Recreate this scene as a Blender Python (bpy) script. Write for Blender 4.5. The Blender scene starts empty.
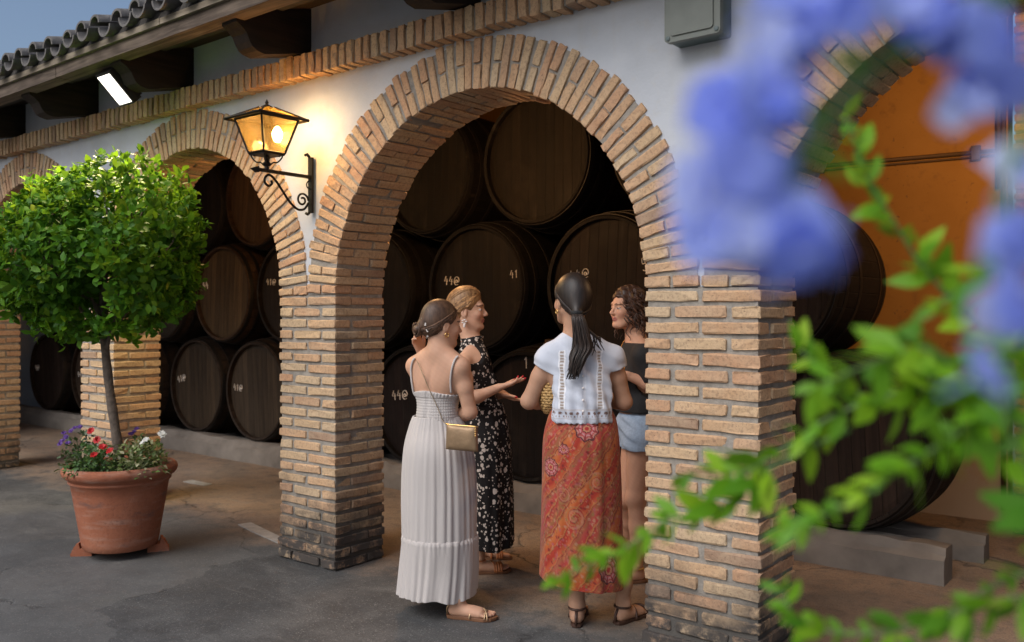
import bpy, math, random
import numpy as np
from mathutils import Vector, Matrix
random.seed(7); rng = np.random.default_rng(7)
PI = math.pi
sc = bpy.context.scene
COL = sc.collection

# ------------------------------------------------------------------ camera
FPX, YAW, HOR, CD, CH = 881.93, 0.673021, 313.07, 3.51328, 1.57
cy_, sy_ = math.cos(YAW), math.sin(YAW)
RIGHT = np.array([cy_, sy_, 0.0]); FWD = np.array([-sy_, cy_, 0.0]); UP = np.array([0, 0, 1.0])
CAM = np.array([0.0, -CD, CH])
cam_d = bpy.data.cameras.new('camera'); cam = bpy.data.objects.new('camera', cam_d); COL.objects.link(cam)
cam.location = CAM; cam.rotation_euler = (PI/2, 0, YAW)
cam_d.sensor_width = 36.0; cam_d.lens = FPX/1024*36.0
cam_d.shift_y = -(321-HOR)/1024.0
cam_d.clip_start = 0.05; cam_d.clip_end = 3000
cam_d.dof.use_dof = True; cam_d.dof.focus_distance = 4.7; cam_d.dof.aperture_fstop = 2.3
sc.camera = cam

# ------------------------------------------------------------------ light
SUN_EL, SUN_AZ = math.radians(45), math.radians(186)      # low soft evening light from the courtyard side
w = bpy.data.worlds.new('World'); sc.world = w; w.use_nodes = True
nt = w.node_tree
bg = nt.nodes['Background']; sky = nt.nodes.new('ShaderNodeTexSky')
sky.sky_type = 'NISHITA'; sky.sun_disc = False
sky.sun_elevation = SUN_EL; sky.sun_rotation = SUN_AZ; sky.air_density = 1.0; sky.dust_density = 4.0; sky.ozone_density = 2.0
nt.links.new(sky.outputs[0], bg.inputs['Color']); bg.inputs['Strength'].default_value = 0.12
sl = bpy.data.lights.new('sun', 'SUN'); so = bpy.data.objects.new('sun', sl); COL.objects.link(so)
sl.energy = 1.65; sl.angle = math.radians(42); sl.color = (0.93, 0.96, 1.0)
# direction towards the sun: Nishita rotation is measured clockwise from +Y seen from above
sd = Vector((math.sin(SUN_AZ)*math.cos(SUN_EL), math.cos(SUN_AZ)*math.cos(SUN_EL), math.sin(SUN_EL)))
so.rotation_euler = sd.to_track_quat('Z', 'Y').to_euler(); so.location = (0, -8, 8)
sc.view_settings.view_transform = 'Standard'; sc.view_settings.look = 'None'
sc.view_settings.gamma = 1.0; sc.view_settings.exposure = 0.17
sc.render.engine = 'CYCLES'
sc.cycles.use_denoising = True
sc.cycles.max_bounces = 8; sc.cycles.transparent_max_bounces = 12
sc.cycles.sample_clamp_indirect = 6.0

def point_light(name, loc, power, color, radius=0.05, parent=None):
    l = bpy.data.lights.new(name, 'POINT'); l.energy = power; l.color = color; l.shadow_soft_size = radius
    o = bpy.data.objects.new(name, l); COL.objects.link(o); o.location = loc
    if parent: o.parent = parent
    return o
# lamps of the gallery, up under its ceiling behind the front wall
point_light('gallery_lamp', (-4.30, 0.80, 2.6), 58, (1.0, 0.52, 0.2), 0.08)
point_light('gallery_lamp', (-0.75, 2.3, 3.0), 62, (1.0, 0.58, 0.26), 0.08)
point_light('gallery_lamp', (-7.3, 0.85, 2.72), 20, (1.0, 0.55, 0.22), 0.08)

# ------------------------------------------------------------------ helpers
def atz(u, v, z):
    """point at depth z (metres along the view axis) seen at pixel u, v of the survey photograph"""
    return CAM + RIGHT*((u-512)/FPX*z) + FWD*z + UP*(-(v-HOR)/FPX*z)

def mesh_obj(name, verts, faces, mats=None, parent=None, smooth=True, midx=None, attrs=None, loc=None, link=True):
    me = bpy.data.meshes.new(name)
    verts = np.asarray(verts, dtype=np.float64).reshape(-1, 3)
    if loc is not None: verts = verts - np.asarray(loc)
    if isinstance(faces, np.ndarray) and faces.ndim == 2:
        n, k = faces.shape
        me.vertices.add(len(verts)); me.vertices.foreach_set('co', verts.ravel().astype(np.float32))
        me.loops.add(n*k); me.loops.foreach_set('vertex_index', faces.ravel().astype(np.int32))
        me.polygons.add(n); me.polygons.foreach_set('loop_start', np.arange(0, n*k, k, dtype=np.int32))
        me.polygons.foreach_set('loop_total', np.full(n, k, dtype=np.int32))
        me.update(calc_edges=True)
    else:
        me.from_pydata([tuple(v) for v in verts], [], [tuple(int(i) for i in f) for f in faces]); me.update()
    me.polygons.foreach_set('use_smooth', np.full(len(me.polygons), bool(smooth)))
    if mats is not None:
        for m in (mats if isinstance(mats, (list, tuple)) else [mats]): me.materials.append(m)
    if midx is not None: me.polygons.foreach_set('material_index', np.asarray(midx, dtype=np.int32))
    for an, (typ, data) in (attrs or {}).items():
        a = me.attributes.new(an, typ, 'POINT')
        if typ == 'FLOAT': a.data.foreach_set('value', np.asarray(data, dtype=np.float32).ravel())
        elif typ == 'FLOAT_VECTOR': a.data.foreach_set('vector', np.asarray(data, dtype=np.float32).ravel())
        elif typ == 'FLOAT_COLOR':
            d = np.asarray(data, dtype=np.float32)
            if d.shape[1] == 3: d = np.hstack([d, np.ones((len(d), 1), np.float32)])
            a.data.foreach_set('color', d.ravel())
    me.validate()
    o = bpy.data.objects.new(name, me)
    if link: COL.objects.link(o)
    if parent is not None: o.parent = parent
    if loc is not None: o.location = loc
    return o

class MB:
    """collects shapes for one mesh"""
    def __init__(s): s.v = []; s.f = []; s.m = []; s.t = []; s.n = 0
    def add(s, v, f, m=0, tone=0.5):
        v = np.asarray(v, float).reshape(-1, 3)
        s.v.append(v)
        for q in f: s.f.append(tuple(int(i)+s.n for i in q)); s.m.append(m)
        s.t.append(np.full(len(v), tone)); s.n += len(v)
        return s
    def box(s, lo, hi, m=0, tone=0.5):
        (x0, y0, z0), (x1, y1, z1) = lo, hi
        v = [(x0,y0,z0),(x1,y0,z0),(x1,y1,z0),(x0,y1,z0),(x0,y0,z1),(x1,y0,z1),(x1,y1,z1),(x0,y1,z1)]
        f = [(0,3,2,1),(4,5,6,7),(0,1,5,4),(1,2,6,5),(2,3,7,6),(3,0,4,7)]
        return s.add(v, f, m, tone)
    def tube(s, pts, r, n=8, m=0, cap=True, tone=0.5, flat=1.0):
        pts = np.asarray(pts, float); k = len(pts)
        r = np.full(k, r) if np.isscalar(r) else np.asarray(r, float)
        t = np.gradient(pts, axis=0); t /= np.linalg.norm(t, axis=1)[:, None]+1e-12
        a = np.array([0, 0, 1.0]) if abs(t[0][2]) < .9 else np.array([1.0, 0, 0])
        nrm = np.cross(t[0], a); nrm /= np.linalg.norm(nrm)
        vs = []
        for i in range(k):
            nrm = nrm - t[i]*np.dot(nrm, t[i]); nrm /= np.linalg.norm(nrm)+1e-12
            b = np.cross(t[i], nrm)
            for j in range(n):
                q = 2*PI*j/n
                vs.append(pts[i]+r[i]*(math.cos(q)*nrm+flat*math.sin(q)*b))
        f = []
        for i in range(k-1):
            for j in range(n):
                f.append((i*n+j, i*n+(j+1) % n, (i+1)*n+(j+1) % n, (i+1)*n+j))
        if cap:
            f.append(tuple(range(n-1, -1, -1))); f.append(tuple((k-1)*n+j for j in range(n)))
        return s.add(vs, f, m, tone)
    def lathe(s, prof, n=48, c=(0, 0, 0), axis='z', m=0, tone=0.5, a0=0.0):
        vs = []; f = []; k = len(prof)
        for j in range(n):
            q = 2*PI*j/n+a0
            for (r, h) in prof:
                if axis == 'z': vs.append((c[0]+r*math.cos(q), c[1]+r*math.sin(q), c[2]+h))
                else: vs.append((c[0]+r*math.cos(q), c[1]+h, c[2]+r*math.sin(q)))
        for j in range(n):
            j2 = (j+1) % n
            for i in range(k-1):
                q = (j*k+i, j2*k+i, j2*k+i+1, j*k+i+1)
                f.append(q if axis == 'z' else q[::-1])
        return s.add(vs, f, m, tone)
    def prism(s, poly, axis, a, b, m=0, tone=0.5):
        """poly: 2-D outline, extruded along axis from a to b"""
        n = len(poly); vs = []
        for e in (a, b):
            for (p, q) in poly:
                vs.append({'x': (e, p, q), 'y': (p, e, q), 'z': (p, q, e)}[axis])
        f = [tuple(range(n)), tuple(range(2*n-1, n-1, -1))]
        for i in range(n): f.append((i, n+i, n+(i+1) % n, (i+1) % n))
        return s.add(vs, f, m, tone)
    def build(s, name, mats, parent=None, smooth=False, loc=None, recalc=True, link=True):
        v = np.vstack(s.v)
        o = mesh_obj(name, v, s.f, mats, parent, smooth, s.m, {'tone': ('FLOAT', np.concatenate(s.t))}, loc, link)
        if recalc:
            import bmesh
            bm = bmesh.new(); bm.from_mesh(o.data); bmesh.ops.recalc_face_normals(bm, faces=bm.faces); bm.to_mesh(o.data); bm.free()
        return o

def autosmooth(o, deg=35):
    me = o.data
    me.polygons.foreach_set('use_smooth', np.full(len(me.polygons), True))
    me.set_sharp_from_angle(angle=math.radians(deg))

def tag(o, label=None, cat=None, group=None, kind=None):
    if label: o['label'] = label
    if cat: o['category'] = cat
    if group: o['group'] = group
    if kind: o['kind'] = kind
    return o
def empty(name, loc=(0, 0, 0), rz=0.0):
    o = bpy.data.objects.new(name, None); COL.objects.link(o); o.location = loc; o.rotation_euler = (0, 0, rz); o.empty_display_size = .1
    return o
def copy_tree(o, parent=None):
    c = o.copy(); COL.objects.link(c)
    if parent is not None: c.parent = parent
    for ch in list(o.children): copy_tree(ch, c)
    return c

# ------------------------------------------------------------------ materials
class Nodes:
    def __init__(s, name):
        s.m = bpy.data.materials.new(name); s.m.use_nodes = True; s.t = s.m.node_tree
        s.b = s.t.nodes['Principled BSDF']; s.out = s.t.nodes['Material Output']
    def n(s, typ, **kw):
        x = s.t.nodes.new('ShaderNode'+typ)
        for k, v in kw.items():
            if k.startswith('i_'):
                key = k[2:].replace('_', ' '); x.inputs[key].default_value = v
            else: setattr(x, k, v)
        return x
    def l(s, a, b): s.t.links.new(a, b)
    def coord(s, kind='Object', scale=(1, 1, 1), rot=(0, 0, 0), loc=(0, 0, 0)):
        t = s.n('TexCoord'); mp = s.n('Mapping')
        mp.inputs['Scale'].default_value = scale; mp.inputs['Rotation'].default_value = rot; mp.inputs['Location'].default_value = loc
        s.l(t.outputs[kind], mp.inputs['Vector']); return mp.outputs[0]
    def pos(s, scale=(1, 1, 1)):
        g = s.n('NewGeometry'); mp = s.n('Mapping'); mp.inputs['Scale'].default_value = scale
        s.l(g.outputs['Position'], mp.inputs['Vector']); return mp.outputs[0]
    def noise(s, vec, scale=5, detail=4, rough=.55, dist=0.0):
        x = s.n('TexNoise'); x.inputs['Scale'].default_value = scale; x.inputs['Detail'].default_value = detail
        x.inputs['Roughness'].default_value = rough; x.inputs['Distortion'].default_value = dist
        if vec is not None: s.l(vec, x.inputs['Vector'])
        return x.outputs['Fac']
    def ramp(s, fac, stops, interp='LINEAR'):
        r = s.n('ValToRGB'); cr = r.color_ramp; cr.interpolation = interp
        while len(cr.elements) > 1: cr.elements.remove(cr.elements[-1])
        for i, (p, c) in enumerate(stops):
            e = cr.elements[0] if i == 0 else cr.elements.new(p)
            e.position = p
            c = (c, c, c) if np.isscalar(c) else c
            e.color = (*c[:3], 1)
        s.l(fac, r.inputs[0]); return r.outputs[0]
    def mix(s, fac, a, b, blend='MIX'):
        x = s.n('Mix', data_type='RGBA', blend_type=blend)
        for sock, v in ((0, fac), (6, a), (7, b)):
            if hasattr(v, 'links'): s.l(v, x.inputs[sock])
            else: x.inputs[sock].default_value = (v if sock == 0 else ((*v[:3], 1) if not np.isscalar(v) else (v, v, v, 1)))
        return x.outputs[2]
    def math(s, op, a, b=None, c=None):
        x = s.n('Math', operation=op)
        for i, v in enumerate((a, b, c)):
            if v is None: continue
            if hasattr(v, 'links'): s.l(v, x.inputs[i])
            else: x.inputs[i].default_value = v
        return x.outputs[0]
    def attr(s, name, out='Fac'):
        a = s.n('Attribute'); a.attribute_name = name; return a.outputs[out]
    def bump(s, h, strength=.5, dist=.01):
        b = s.n('Bump'); b.inputs['Strength'].default_value = strength; b.inputs['Distance'].default_value = dist
        s.l(h, b.inputs['Height']); s.l(b.outputs[0], s.b.inputs['Normal']); return b
    def set(s, **kw):
        for k, v in kw.items():
            key = k.replace('_', ' ')
            if hasattr(v, 'links'): s.l(v, s.b.inputs[key])
            else: s.b.inputs[key].default_value = ((*v, 1) if isinstance(v, tuple) and len(v) == 3 else v)
        return s

def simple(name, col, rough=.6, metal=0.0, var=.25, nscale=20, bump=0.0, spec=.5):
    N = Nodes(name); p = N.coord()
    f = N.noise(p, nscale, 5)
    c = N.mix(f, tuple(x*(1-var) for x in col), tuple(min(1, x*(1+var)) for x in col))
    N.set(Base_Color=c, Roughness=rough, Metallic=metal); N.b.inputs['Specular IOR Level'].default_value = spec
    if bump: N.bump(f, bump, .01)
    return N.m

def m_brick():
    N = Nodes('brick'); t = N.attr('tone'); p = N.pos()
    base = N.ramp(t, [(0, (.52, .36, .215)), (.2, (.50, .305, .175)), (.4, (.52, .335, .195)), (.58, (.48, .275, .16)), (.72, (.50, .365, .23)), (.86, (.45, .28, .17)), (.95, (.31, .20, .135))], 'CONSTANT')
    n1 = N.noise(p, 9, 5, .6); n2 = N.noise(p, 60, 5, .65)
    c = N.mix(N.ramp(n1, [(.35, 0), (.75, .5)]), base, (.55, .42, .28))
    c = N.mix(N.ramp(n2, [(.32, .55), (.52, 0)]), c, (.20, .125, .085))
    pit = N.noise(p, 150, 2, .5)
    c = N.mix(N.ramp(pit, [(.27, .8), (.36, 0)]), c, (.10, .07, .05))
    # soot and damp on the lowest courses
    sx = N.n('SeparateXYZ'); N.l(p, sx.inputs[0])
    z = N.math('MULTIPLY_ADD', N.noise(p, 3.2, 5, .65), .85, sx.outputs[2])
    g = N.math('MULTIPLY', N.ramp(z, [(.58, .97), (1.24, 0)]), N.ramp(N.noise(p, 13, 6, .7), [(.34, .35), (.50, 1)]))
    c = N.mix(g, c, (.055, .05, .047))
    N.set(Base_Color=c, Roughness=.92); N.b.inputs['Specular IOR Level'].default_value = .2
    N.bump(N.math('ADD', n2, N.math('MULTIPLY', n1, .6)), .55, .006)
    return N.m
def m_mortar():
    N = Nodes('mortar'); p = N.pos(); n1 = N.noise(p, 25, 6, .7)
    c = N.ramp(n1, [(.3, (.21, .19, .165)), (.6, (.33, .30, .26)), (.75, (.39, .36, .31))])
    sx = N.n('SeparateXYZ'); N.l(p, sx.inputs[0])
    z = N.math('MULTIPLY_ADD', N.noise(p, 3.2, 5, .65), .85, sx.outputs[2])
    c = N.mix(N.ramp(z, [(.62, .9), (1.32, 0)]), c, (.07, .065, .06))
    N.set(Base_Color=c, Roughness=.95); N.b.inputs['Specular IOR Level'].default_value = .15
    N.bump(N.noise(p, 90, 4, .7), .7, .006); return N.m
def m_plaster():
    N = Nodes('white_plaster'); p = N.pos(); n1 = N.noise(p, 2.2, 6, .6); n2 = N.noise(p, 14, 4, .6)
    c = N.ramp(n1, [(.3, (.44, .465, .505)), (.62, (.53, .555, .595))])
    c = N.mix(N.ramp(n2, [(.30, .4), (.45, 0)]), c, (.50, .49, .47))
    # faint water streaks below the cornice
    st = N.noise(N.pos((11, 11, .5)), 1.0, 5, .6)
    c = N.mix(N.ramp(st, [(.56, 0), (.8, .3)]), c, (.48, .46, .43))
    N.set(Base_Color=c, Roughness=.85); N.b.inputs['Specular IOR Level'].default_value = .25
    N.bump(N.math('ADD', N.math('MULTIPLY', N.noise(p, 5, 4, .55), 1.0), N.math('MULTIPLY', N.noise(p, 70, 3), .12)), .4, .02); return N.m
def m_ground():
    N = Nodes('courtyard_floor'); p = N.pos()
    n1 = N.noise(p, .9, 7, .62); n2 = N.noise(p, 6, 6, .7); n3 = N.noise(p, 130, 3, .7); n4 = N.noise(p, 2.6, 6, .65, .6)
    grey = N.ramp(n1, [(.34, (.042, .043, .044)), (.5, (.074, .075, .075)), (.66, (.12, .119, .116))])
    grey = N.mix(N.ramp(n4, [(.52, 0), (.72, .6)]), grey, (.15, .145, .135))
    brown = N.ramp(n1, [(.28, (.19, .122, .076)), (.5, (.26, .175, .115)), (.72, (.31, .225, .155))])
    brown = N.mix(N.ramp(n4, [(.50, 0), (.75, .55)]), brown, (.22, .175, .135))
    sx = N.n('SeparateXYZ'); N.l(p, sx.inputs[0])
    yy = N.math('ADD', sx.outputs[1], N.math('MULTIPLY_ADD', n2, .8, -.4))
    yy = N.math('ADD', yy, N.math('MULTIPLY_ADD', n1, .8, -.55))
    c = N.mix(N.ramp(N.math('MULTIPLY_ADD', yy, .5, .4), [(.36, 0), (.62, 1)]), grey, brown)
    c = N.mix(N.ramp(n2, [(.35, .5), (.50, 0)]), c, (.05, .049, .048))
    n5 = N.noise(p, 38, 5, .7); c = N.mix(N.ramp(n5, [(.34, .55), (.48, 0)]), c, (.05, .049, .047)); c = N.mix(N.ramp(n5, [(.58, 0), (.72, .4)]), c, (.24, .235, .225))
    c = N.mix(N.ramp(n3, [(.34, .75), (.46, 0)]), c, (.03, .029, .028))
    pb = N.n('TexVoronoi'); pb.inputs['Scale'].default_value = 85; N.l(p, pb.inputs['Vector']); pbw = N.n('RGBToBW'); N.l(pb.outputs['Color'], pbw.inputs[0])
    c = N.mix(N.math('MULTIPLY', N.ramp(pb.outputs['Distance'], [(.22, 1), (.34, 0)]), N.ramp(pbw.outputs[0], [(.62, 0), (.80, .8)])), c, (.25, .24, .225))
    sk = N.noise(N.coord('Object', (.5, 6, 1), (0, 0, .5)), 1.6, 6, .7); c = N.mix(N.ramp(sk, [(.58, 0), (.72, .35)]), c, (.20, .195, .185)); c = N.mix(N.ramp(N.noise(p, .55, 4, .6), [(.50, 0), (.66, .45)]), c, (.035, .035, .036))
    c = N.mix(N.ramp(n3, [(.58, 0), (.70, .55)]), c, (.27, .26, .245))
    # cracks: crooked lines between slabs that were poured at different times
    wv = N.n('TexNoise'); wv.inputs['Scale'].default_value = 2.2; wv.inputs['Detail'].default_value = 7; wv.inputs['Roughness'].default_value = .65; N.l(p, wv.inputs['Vector'])
    vm = N.n('VectorMath', operation='MULTIPLY_ADD'); N.l(wv.outputs['Color'], vm.inputs[0]); vm.inputs[1].default_value = (.55, .55, .0); N.l(p, vm.inputs[2])
    vo = N.n('TexVoronoi', feature='DISTANCE_TO_EDGE'); vo.inputs['Scale'].default_value = .52; N.l(vm.outputs[0], vo.inputs['Vector'])
    brk = N.noise(p, 1.3, 3)
    cr = N.math('MULTIPLY', N.ramp(vo.outputs['Distance'], [(.002, 1), (.0055, 0)]), N.ramp(brk, [(.44, 0), (.54, 1)]))
    c = N.mix(N.math('MULTIPLY', cr, .8), c, (.02, .019, .018))
    # slab to slab tone
    vc = N.n('TexVoronoi'); vc.inputs['Scale'].default_value = .52; N.l(vm.outputs[0], vc.inputs['Vector'])
    bw = N.n('RGBToBW'); N.l(vc.outputs['Color'], bw.inputs[0])
    c = N.mix(N.math('MULTIPLY', N.ramp(bw.outputs[0], [(.35, 0), (.75, 1)]), .28), c, (.17, .165, .155))
    N.set(Base_Color=c, Roughness=N.ramp(n4, [(.3, .55), (.7, .8)])); N.b.inputs['Specular IOR Level'].default_value = .35
    hgt = N.math('ADD', N.math('MULTIPLY', n3, .22), N.math('MULTIPLY', n2, .8))
    hgt = N.math('SUBTRACT', hgt, N.math('MULTIPLY', cr, 1.2))
    N.bump(hgt, .45, .012); return N.m
def m_wood(name, dark, light, scale=(30, 2, 30), rough=.75, bump=.4):
    N = Nodes(name); p = N.coord('Object', scale)
    n1 = N.noise(p, 1, 6, .65, .4); n2 = N.noise(N.coord(), 2.5, 4)
    c = N.ramp(n1, [(.3, dark), (.7, light)]); c = N.mix(N.ramp(n2, [(.4, 0), (.7, .5)]), c, dark)
    N.set(Base_Color=c, Roughness=rough); N.b.inputs['Specular IOR Level'].default_value = .3
    N.bump(n1, bump, .004); return N.m
def m_barrel(name, head):
    """oak blackened with matt paint, lines between staves; per-barrel tone from the object colour"""
    N = Nodes(name); p = N.coord()
    oi = N.n('ObjectInfo')
    sx = N.n('SeparateXYZ'); N.l(p, sx.inputs[0])
    if head:
        k = N.math('MULTIPLY', sx.outputs[0], 1/.085)
        grain = N.noise(N.coord('Object', (46, 5, 2.2)), 1, 6, .7, .3)
    else:
        k = N.math('MULTIPLY', N.math('ARCTAN2', sx.outputs[2], sx.outputs[0]), 34/(2*PI))
        grain = N.noise(N.coord('Object', (26, 3, 26)), 1, 6, .7, .3)
    fr = N.math('FRACT', N.math('ADD', k, 40)); d = N.math('ABSOLUTE', N.math('SUBTRACT', fr, .5))
    line = N.ramp(d, [(.455, 0), (.49, 1)])
    wn = N.n('TexWhiteNoise', noise_dimensions='1D'); N.l(N.math('FLOOR', N.math('ADD', k, 40)), wn.inputs['W'])
    v = N.math('MULTIPLY_ADD', wn.outputs['Value'], .55, .72)
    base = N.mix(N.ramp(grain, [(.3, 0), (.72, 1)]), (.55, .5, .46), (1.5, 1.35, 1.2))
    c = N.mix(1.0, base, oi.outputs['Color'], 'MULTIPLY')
    vb = N.n('CombineXYZ'); [N.l(v, vb.inputs[i]) for i in range(3)]
    c = N.mix(1.0, c, vb.outputs[0], 'MULTIPLY')
    c = N.mix(N.math('MULTIPLY', line, .8), c, (.006, .005, .004))
    st = N.noise(p, 4.0, 6, .7)
    c = N.mix(N.ramp(st, [(.54, 0), (.74, .10)]), c, (.10, .085, .07)); dr = N.noise(N.coord('Object', (14, 3, .9)), 1, 5, .65); c = N.mix(N.ramp(dr, [(.60, 0), (.76, .14)]), c, (.12, .10, .085))
    N.set(Base_Color=c, Roughness=N.ramp(st, [(.3, .6), (.7, .8)])); N.b.inputs['Specular IOR Level'].default_value = .18
    N.bump(N.math('SUBTRACT', N.math('MULTIPLY', grain, .4), line), .6, .006); return N.m
def m_attrcol(name, rough=.6, spec=.4, sss=0.0, bumpscale=0, bump=.2, sheen=0.0, attr='paint'):
    N = Nodes(name); c = N.attr(attr, 'Color')
    N.set(Base_Color=c, Roughness=rough); N.b.inputs['Specular IOR Level'].default_value = spec
    if sss:
        N.b.inputs['Subsurface Weight'].default_value = sss; N.b.inputs['Subsurface Radius'].default_value = (.012, .005, .003); N.b.inputs['Subsurface Scale'].default_value = 1.0
    if sheen: N.b.inputs['Sheen Weight'].default_value = sheen
    if bumpscale: N.bump(N.noise(N.coord(), bumpscale, 3), bump, .003)
    return N.m
def m_leaf(name, stops, trans=.25, rough=.4, spec=.5):
    N = Nodes(name); t = N.attr('tone')
    c = N.ramp(t, stops)
    n = N.noise(N.pos(), 160, 2); c = N.mix(N.math('MULTIPLY', n, .25), c, tuple(x*.6 for x in stops[0][1]))
    N.set(Base_Color=c, Roughness=rough); N.b.inputs['Specular IOR Level'].default_value = spec
    tr = N.n('BsdfTranslucent'); N.l(N.mix(.35, c, (.25, .35, .03)), tr.inputs['Color'])
    mx = N.n('MixShader'); mx.inputs[0].default_value = trans
    N.l(N.b.outputs[0], mx.inputs[1]); N.l(tr.outputs[0], mx.inputs[2]); N.l(mx.outputs[0], N.out.inputs['Surface']); return N.m
def m_emit(name, col, strength):
    N = Nodes(name); N.b.inputs['Emission Color'].default_value = (*col, 1); N.b.inputs['Emission Strength'].default_value = strength
    N.b.inputs['Base Color'].default_value = (*[min(.8, x) for x in col], 1); return N.m

M = dict(brick=m_brick(), mortar=m_mortar(), plaster=m_plaster(), ground=m_ground())
def m_ochre():
    N = Nodes('ochre_paint'); p = N.pos(); n1 = N.noise(p, 1.3, 6, .62); n2 = N.noise(p, 9, 5, .65)
    c = N.ramp(n1, [(.3, (.43, .19, .035)), (.7, (.53, .25, .055))]); c = N.mix(N.ramp(n2, [(.30, .5), (.44, 0)]), c, (.30, .13, .04)); c = N.mix(N.ramp(N.noise(p, 30, 3), [(.68, 0), (.74, .7)]), c, (.20, .10, .05))
    sx = N.n('SeparateXYZ'); N.l(p, sx.inputs[0]); c = N.mix(N.ramp(N.math('MULTIPLY_ADD', n2, .5, sx.outputs[2]), [(.55, .9), (1.5, 0)]), c, (.45, .34, .24))
    N.set(Base_Color=c, Roughness=.85); N.bump(n2, .25, .01); return N.m
M['ochre'] = m_ochre()
M['beam'] = m_wood('weathered_beam', (.05, .036, .028), (.24, .185, .14), (1.5, 26, 26), .9, .8)
M['board'] = m_wood('pale_eave_board', (.13, .105, .075), (.33, .28, .21), (3, 20, 20), .9, .8)
M['rafter'] = m_wood('dark_rafter', (.010, .007, .005), (.035, .022, .016), (30, 2, 30))
M['tile'] = simple('old_roof_tile', (.13, .12, .112), .9, var=.8, nscale=22, bump=.4)
M['tilebed'] = simple('dark_tile_mortar', (.05, .045, .04), .95, var=.8, nscale=14, bump=.8)
M['ceil'] = m_wood('dark_ceiling_boards', (.02, .013, .009), (.05, .033, .022), (2, 20, 20))
M['stone'] = simple('pale_stone', (.17, .15, .13), .85, var=.55, nscale=5, bump=.5)
M['iron'] = simple('black_wrought_iron', (.018, .015, .013), .5, .7, var=.5, nscale=40, bump=.2)
M['hoop'] = simple('dark_hoop_iron', (.020, .017, .015), .5, .6, var=.5, nscale=30, bump=.2)
M['stave'] = m_barrel('barrel_staves', False); M['head'] = m_barrel('barrel_head', True)
M['chalk'] = simple('chalk', (.72, .70, .66), .95, var=.35, nscale=90)

# ------------------------------------------------------------------ ground
def grid_sheet(name, xs, ys, z, mat):
    X, Y = np.meshgrid(xs, ys, indexing='ij'); v = np.stack([X, Y, np.full_like(X, z)], -1).reshape(-1, 3)
    m = len(ys); i = np.arange(len(xs)-1)[:, None]*m+np.arange(m-1)[None]; i = i.ravel()
    return mesh_obj(name, v, np.stack([i, i+m, i+m+1, i+1], -1), mat)
g = grid_sheet('ground', np.array([-900, -60, -20, -8, 0, 8, 60, 900.]), np.array([-900, -60, -8, 0, 8, 60, 900.]), 0, M['ground'])
tag(g, kind='structure')

# ------------------------------------------------------------------ the arcade
PX0, PER, PW, PD = -4.1727, 2.6896, .5444, .406          # right edge of the pillar left of the big arch, period, pillar width, depth
SPR, RIN, ROUT = 1.68, 1.0726, 1.343                      # springing height and radii of the arch rings
WALLX = (-14.2, 4.1)
arcade = tag(empty('bodega_arcade', (-3.1, 0, 0)), 'long whitewashed bodega arcade with round brick arches, brick pillars and a tiled eave', 'building')
AL = np.array([-3.1, 0, 0])

# one rough brick: a rounded box template
def brick_template():
    ax = [np.array([-1, -.95, -.4, .25, .95, 1.]), np.array([-1, -.8, .8, 1.]), np.array([-1, -.72, .72, 1.])]
    idx = {}; vs = []; fs = []
    def vid(i, j, k):
        key = (i, j, k)
        if key not in idx:
            p = np.array([ax[0][i], ax[1][j], ax[2][k]]); ext = [i in (0, 5), j in (0, 3), k in (0, 3)]
            if sum(ext) >= 2:
                pull = .03 if sum(ext) == 2 else .055
                p = p*np.array([1-pull*.4 if ext[0] else 1, 1-pull if ext[1] else 1, 1-pull*2 if ext[2] else 1])
            idx[key] = len(vs); vs.append(p)
        return idx[key]
    N = (5, 3, 3)
    for a in range(3):
        b, c = (a+1) % 3, (a+2) % 3
        for side in (0, N[a]):
            for p in range(N[b]):
                for q in range(N[c]):
                    def mk(pp, qq):
                        t = [0, 0, 0]; t[a] = side; t[b] = pp; t[c] = qq; return vid(*t)
                    f = [mk(p, q), mk(p+1, q), mk(p+1, q+1), mk(p, q+1)]
                    fs.append(f if side else f[::-1])
    return np.array(vs), np.array(fs)
BT, BF = brick_template()
class Bricks:
    def __init__(s): s.v = []; s.f = []; s.t = []; s.n = 0
    def add(s, c, ex, ey, ez):
        """centre and three half-axis vectors (ex is the long one)"""
        c = np.asarray(c, float); A = np.stack([ex, ey, ez]).astype(float)
        A = A*(1+rng.normal(0, .02, (3, 1))*np.array([[.5], [.5], [2.2]]))
        tilt = rng.normal(0, .007, 3)
        v = BT@A
        v = v+np.cross(np.broadcast_to(tilt, v.shape), v)
        v = v+rng.normal(0, .0018, v.shape)+c+rng.normal(0, .0015, 3)
        chip = rng.random()
        if chip < .5:                                     # a knocked corner
            k = rng.integers(len(BT)); d = np.linalg.norm((BT-BT[k])*np.array([2.2, 1, .6]), axis=1)
            v += ((c-v)*.07)*np.clip(1-d/1.3, 0, 1)[:, None]
        s.v.append(v); s.f.append(BF+s.n); s.t.append(np.full(len(v), rng.random())); s.n += len(v)
def brick_part(name, br, mortar, parent):
    """bricks and their mortar core in one mesh"""
    v = np.vstack(br.v+mortar.v); f = [tuple(q) for q in np.vstack(br.f)]+[tuple(i+br.n for i in q) for q in mortar.f]
    mi = [0]*sum(len(q) for q in br.f)+[1]*len(mortar.f)
    t = np.concatenate(br.t+mortar.t)
    o = mesh_obj(name, v-AL, f, [M['brick'], M['mortar']], parent, False, mi, {'tone': ('FLOAT', t)})
    return o
X_, Y_, Z_ = np.eye(3)
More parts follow.
